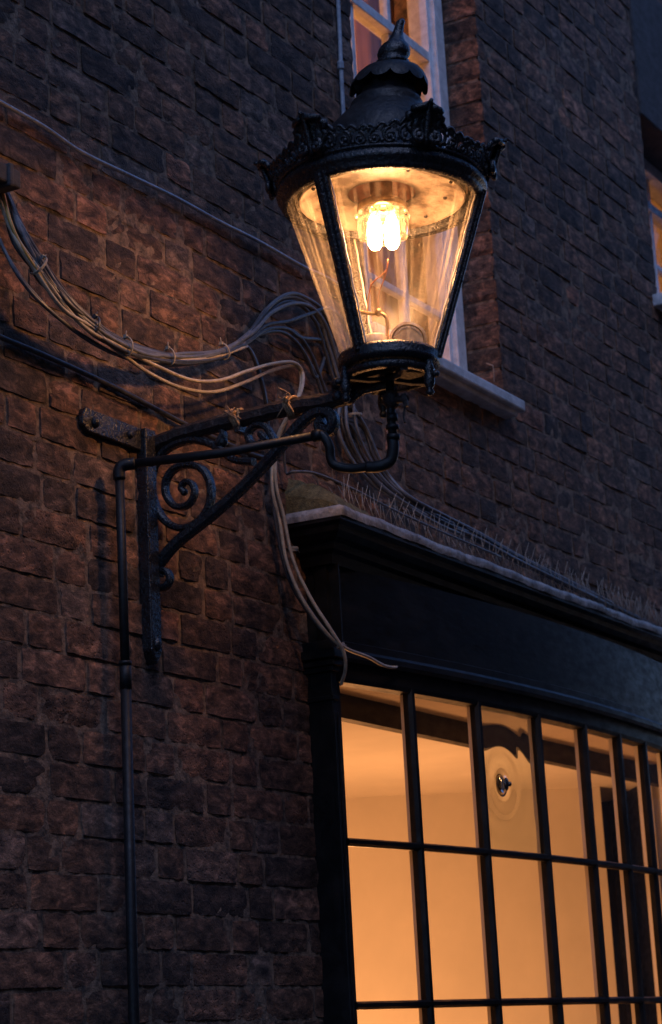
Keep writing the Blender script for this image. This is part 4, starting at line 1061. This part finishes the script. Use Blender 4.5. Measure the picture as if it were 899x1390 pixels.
# cord lashings on the arm
for (px, py, lab) in ((324, 570, 'frayed brown cord knotted round the middle of the bracket arm'), (397, 553, 'frayed brown cord lashing the pale cables to the arm near the lantern')):
    c = onarm(px, py); b = MB()
    for t in range(3):
        n = 18; b.tube([c + Vector((0.024 * math.cos(2 * math.pi * i / n), 0.006 * (t - 1) + 0.004 * math.sin(i), 0.023 * math.sin(2 * math.pi * i / n))) for i in range(n)], 0.0035, 6, closed=True)
    b.ball(c + Vector((-0.026, 0, 0.012)), 0.008); rr = random.Random(px)
    for t in range(5):
        s0_ = c + Vector((-0.026, 0, 0.010)); b.tube(smooth_path([s0_, s0_ + Vector((-0.008, rr.uniform(-.02, .02), 0.015 - rr.random() * .02)), s0_ + Vector((-0.012, rr.uniform(-.035, .035), rr.uniform(-.04, .03)))], 4), 0.0013, 4)
    tag(b.build('cord', ROPE, origin=c), lab, 'cord', 'cord lashings on the arm')

# block at the left edge that the bundle hangs from
b = MB(); c0 = onwall(-60, 205, -0.03); c1 = onwall(29, 246, -0.10)
b.box((c1.x - 0.5, -0.10, c1.z - 0.018), (c1.x, 0.0, c1.z + 0.022)); b.box((c1.x - 0.045, -0.106, c1.z - 0.024), (c1.x - 0.03, 0.0, c1.z + 0.027))
tag(b.build('cable_support', RENDER_M, bevel=0.004, origin=(c1.x - 0.2, 0, c1.z)), 'grey painted block jutting from the wall above the left end of the bundle', 'ledge')
# wire hook above the sill
b = MB(); b.tube([at(660, 493, 1, 0.0), at(669, 496, 1, -0.02), at(670, 500, 1, -0.02), at(671, 518, 1, -0.02)], 0.0022, 6)
tag(b.build('wire_hook', STEEL, origin=at(660, 493, 1, 0.0)), 'small bent wire hook beside the window sill end', 'hook')

# moss and mortar hump at the left end of the cornice
b = MB(); rows = []
for i in range(15):
    t = i / 14; x = 0.600 + 0.33 * t; row = []
    for j in range(9):
        s = j / 8; y = -0.145 + 0.149 * s
        h = ZE + 0.010 + (0.020 + 0.085 * s ** 0.8) * (1 - t) ** 1.1 * (0.55 if i == 0 else 1) + rng.normal(0, 0.002) - (0.014 if i == 0 else 0)
        row.append(Vector((x, y, h if j else ZE + 0.006)))
    rows.append(row)
b.add([v for r in rows for v in r], [(k * 9 + i, (k + 1) * 9 + i, (k + 1) * 9 + i + 1, k * 9 + i + 1) for k in range(14) for i in range(8)])
e = [v for v in rows[0]] + [Vector((v.x, v.y, ZE + 0.004)) for v in rows[0]]; b.add(e, [(i, i + 1, 9 + i + 1, 9 + i) for i in range(8)])
tag(b.build('mortar_hump', MOSSM, origin=(0.65, -0.07, ZE)), 'mossy mortar hump at the left end of the shop cornice', 'mortar')

# bird spikes along the cornice: strips of a base rail and bent wires
prox = None
cpath = corn_path(0.035, ZE + 0.012, 60)
def spike_strip(x0, lab):
    mids = [p for p in cpath if x0 - 0.02 <= p.x <= x0 + 0.32]
    y = sum(p.y for p in mids[1:-1]) / max(1, len(mids[1:-1]))
    root = empty('bird_spike_strip', (x0, y, ZE + 0.012)); tag(root, lab, 'bird spikes', 'bird spike strips on the cornice')
    b = MB(); b.box((x0, y - 0.012, ZE + 0.006), (x0 + 0.29, y + 0.012, ZE + 0.012)); b.build('base_rail', STEEL, root)
    rr = random.Random(int(x0 * 1000))
    for i in range(22):
        s = x0 + 0.006 + i * 0.0132; lean = (-0.035, 0.0, 0.035, 0.012)[i % 4]
        b = MB(); q = Vector((s, y + rr.uniform(-.006, .006), ZE + 0.008)); h = 0.085 + rr.uniform(-.012, .01)
        b.tube([q, q + Vector((rr.uniform(-.018, .018), lean + rr.uniform(-.008, .008), h))], 0.0011, 4, scale=[1, 0.7]); b.build('spike', STEEL, root)
labs = ['bird spikes beside the mossy hump, first strip on the cornice', 'second strip of bird spikes from the cornice\'s left end, under the drooping cables', 'third strip of bird spikes from the cornice\'s left end', 'fourth strip of bird spikes, about midway along the cornice',
        'fifth strip of bird spikes, where the cables thin out', 'sixth strip of bird spikes, beyond the end of the cables', 'seventh strip of bird spikes, near the right edge of the photo', 'last strip of bird spikes, at the right edge of the photo']
for i, lb in enumerate(labs): spike_strip(0.66 + i * 0.30, lb)

# ------------------------------------------------------------------ the house across the street (shades the lower wall)
b = MB(); b.box((-9, -7.5, -2.83), (34, -4.6, 4.7)); 
opp = b.build('facing_building', RENDER_M, origin=(0, -5.5, -2.83))
tag(opp, 'dark building on the opposite side of the narrow street, behind the viewer', 'building')
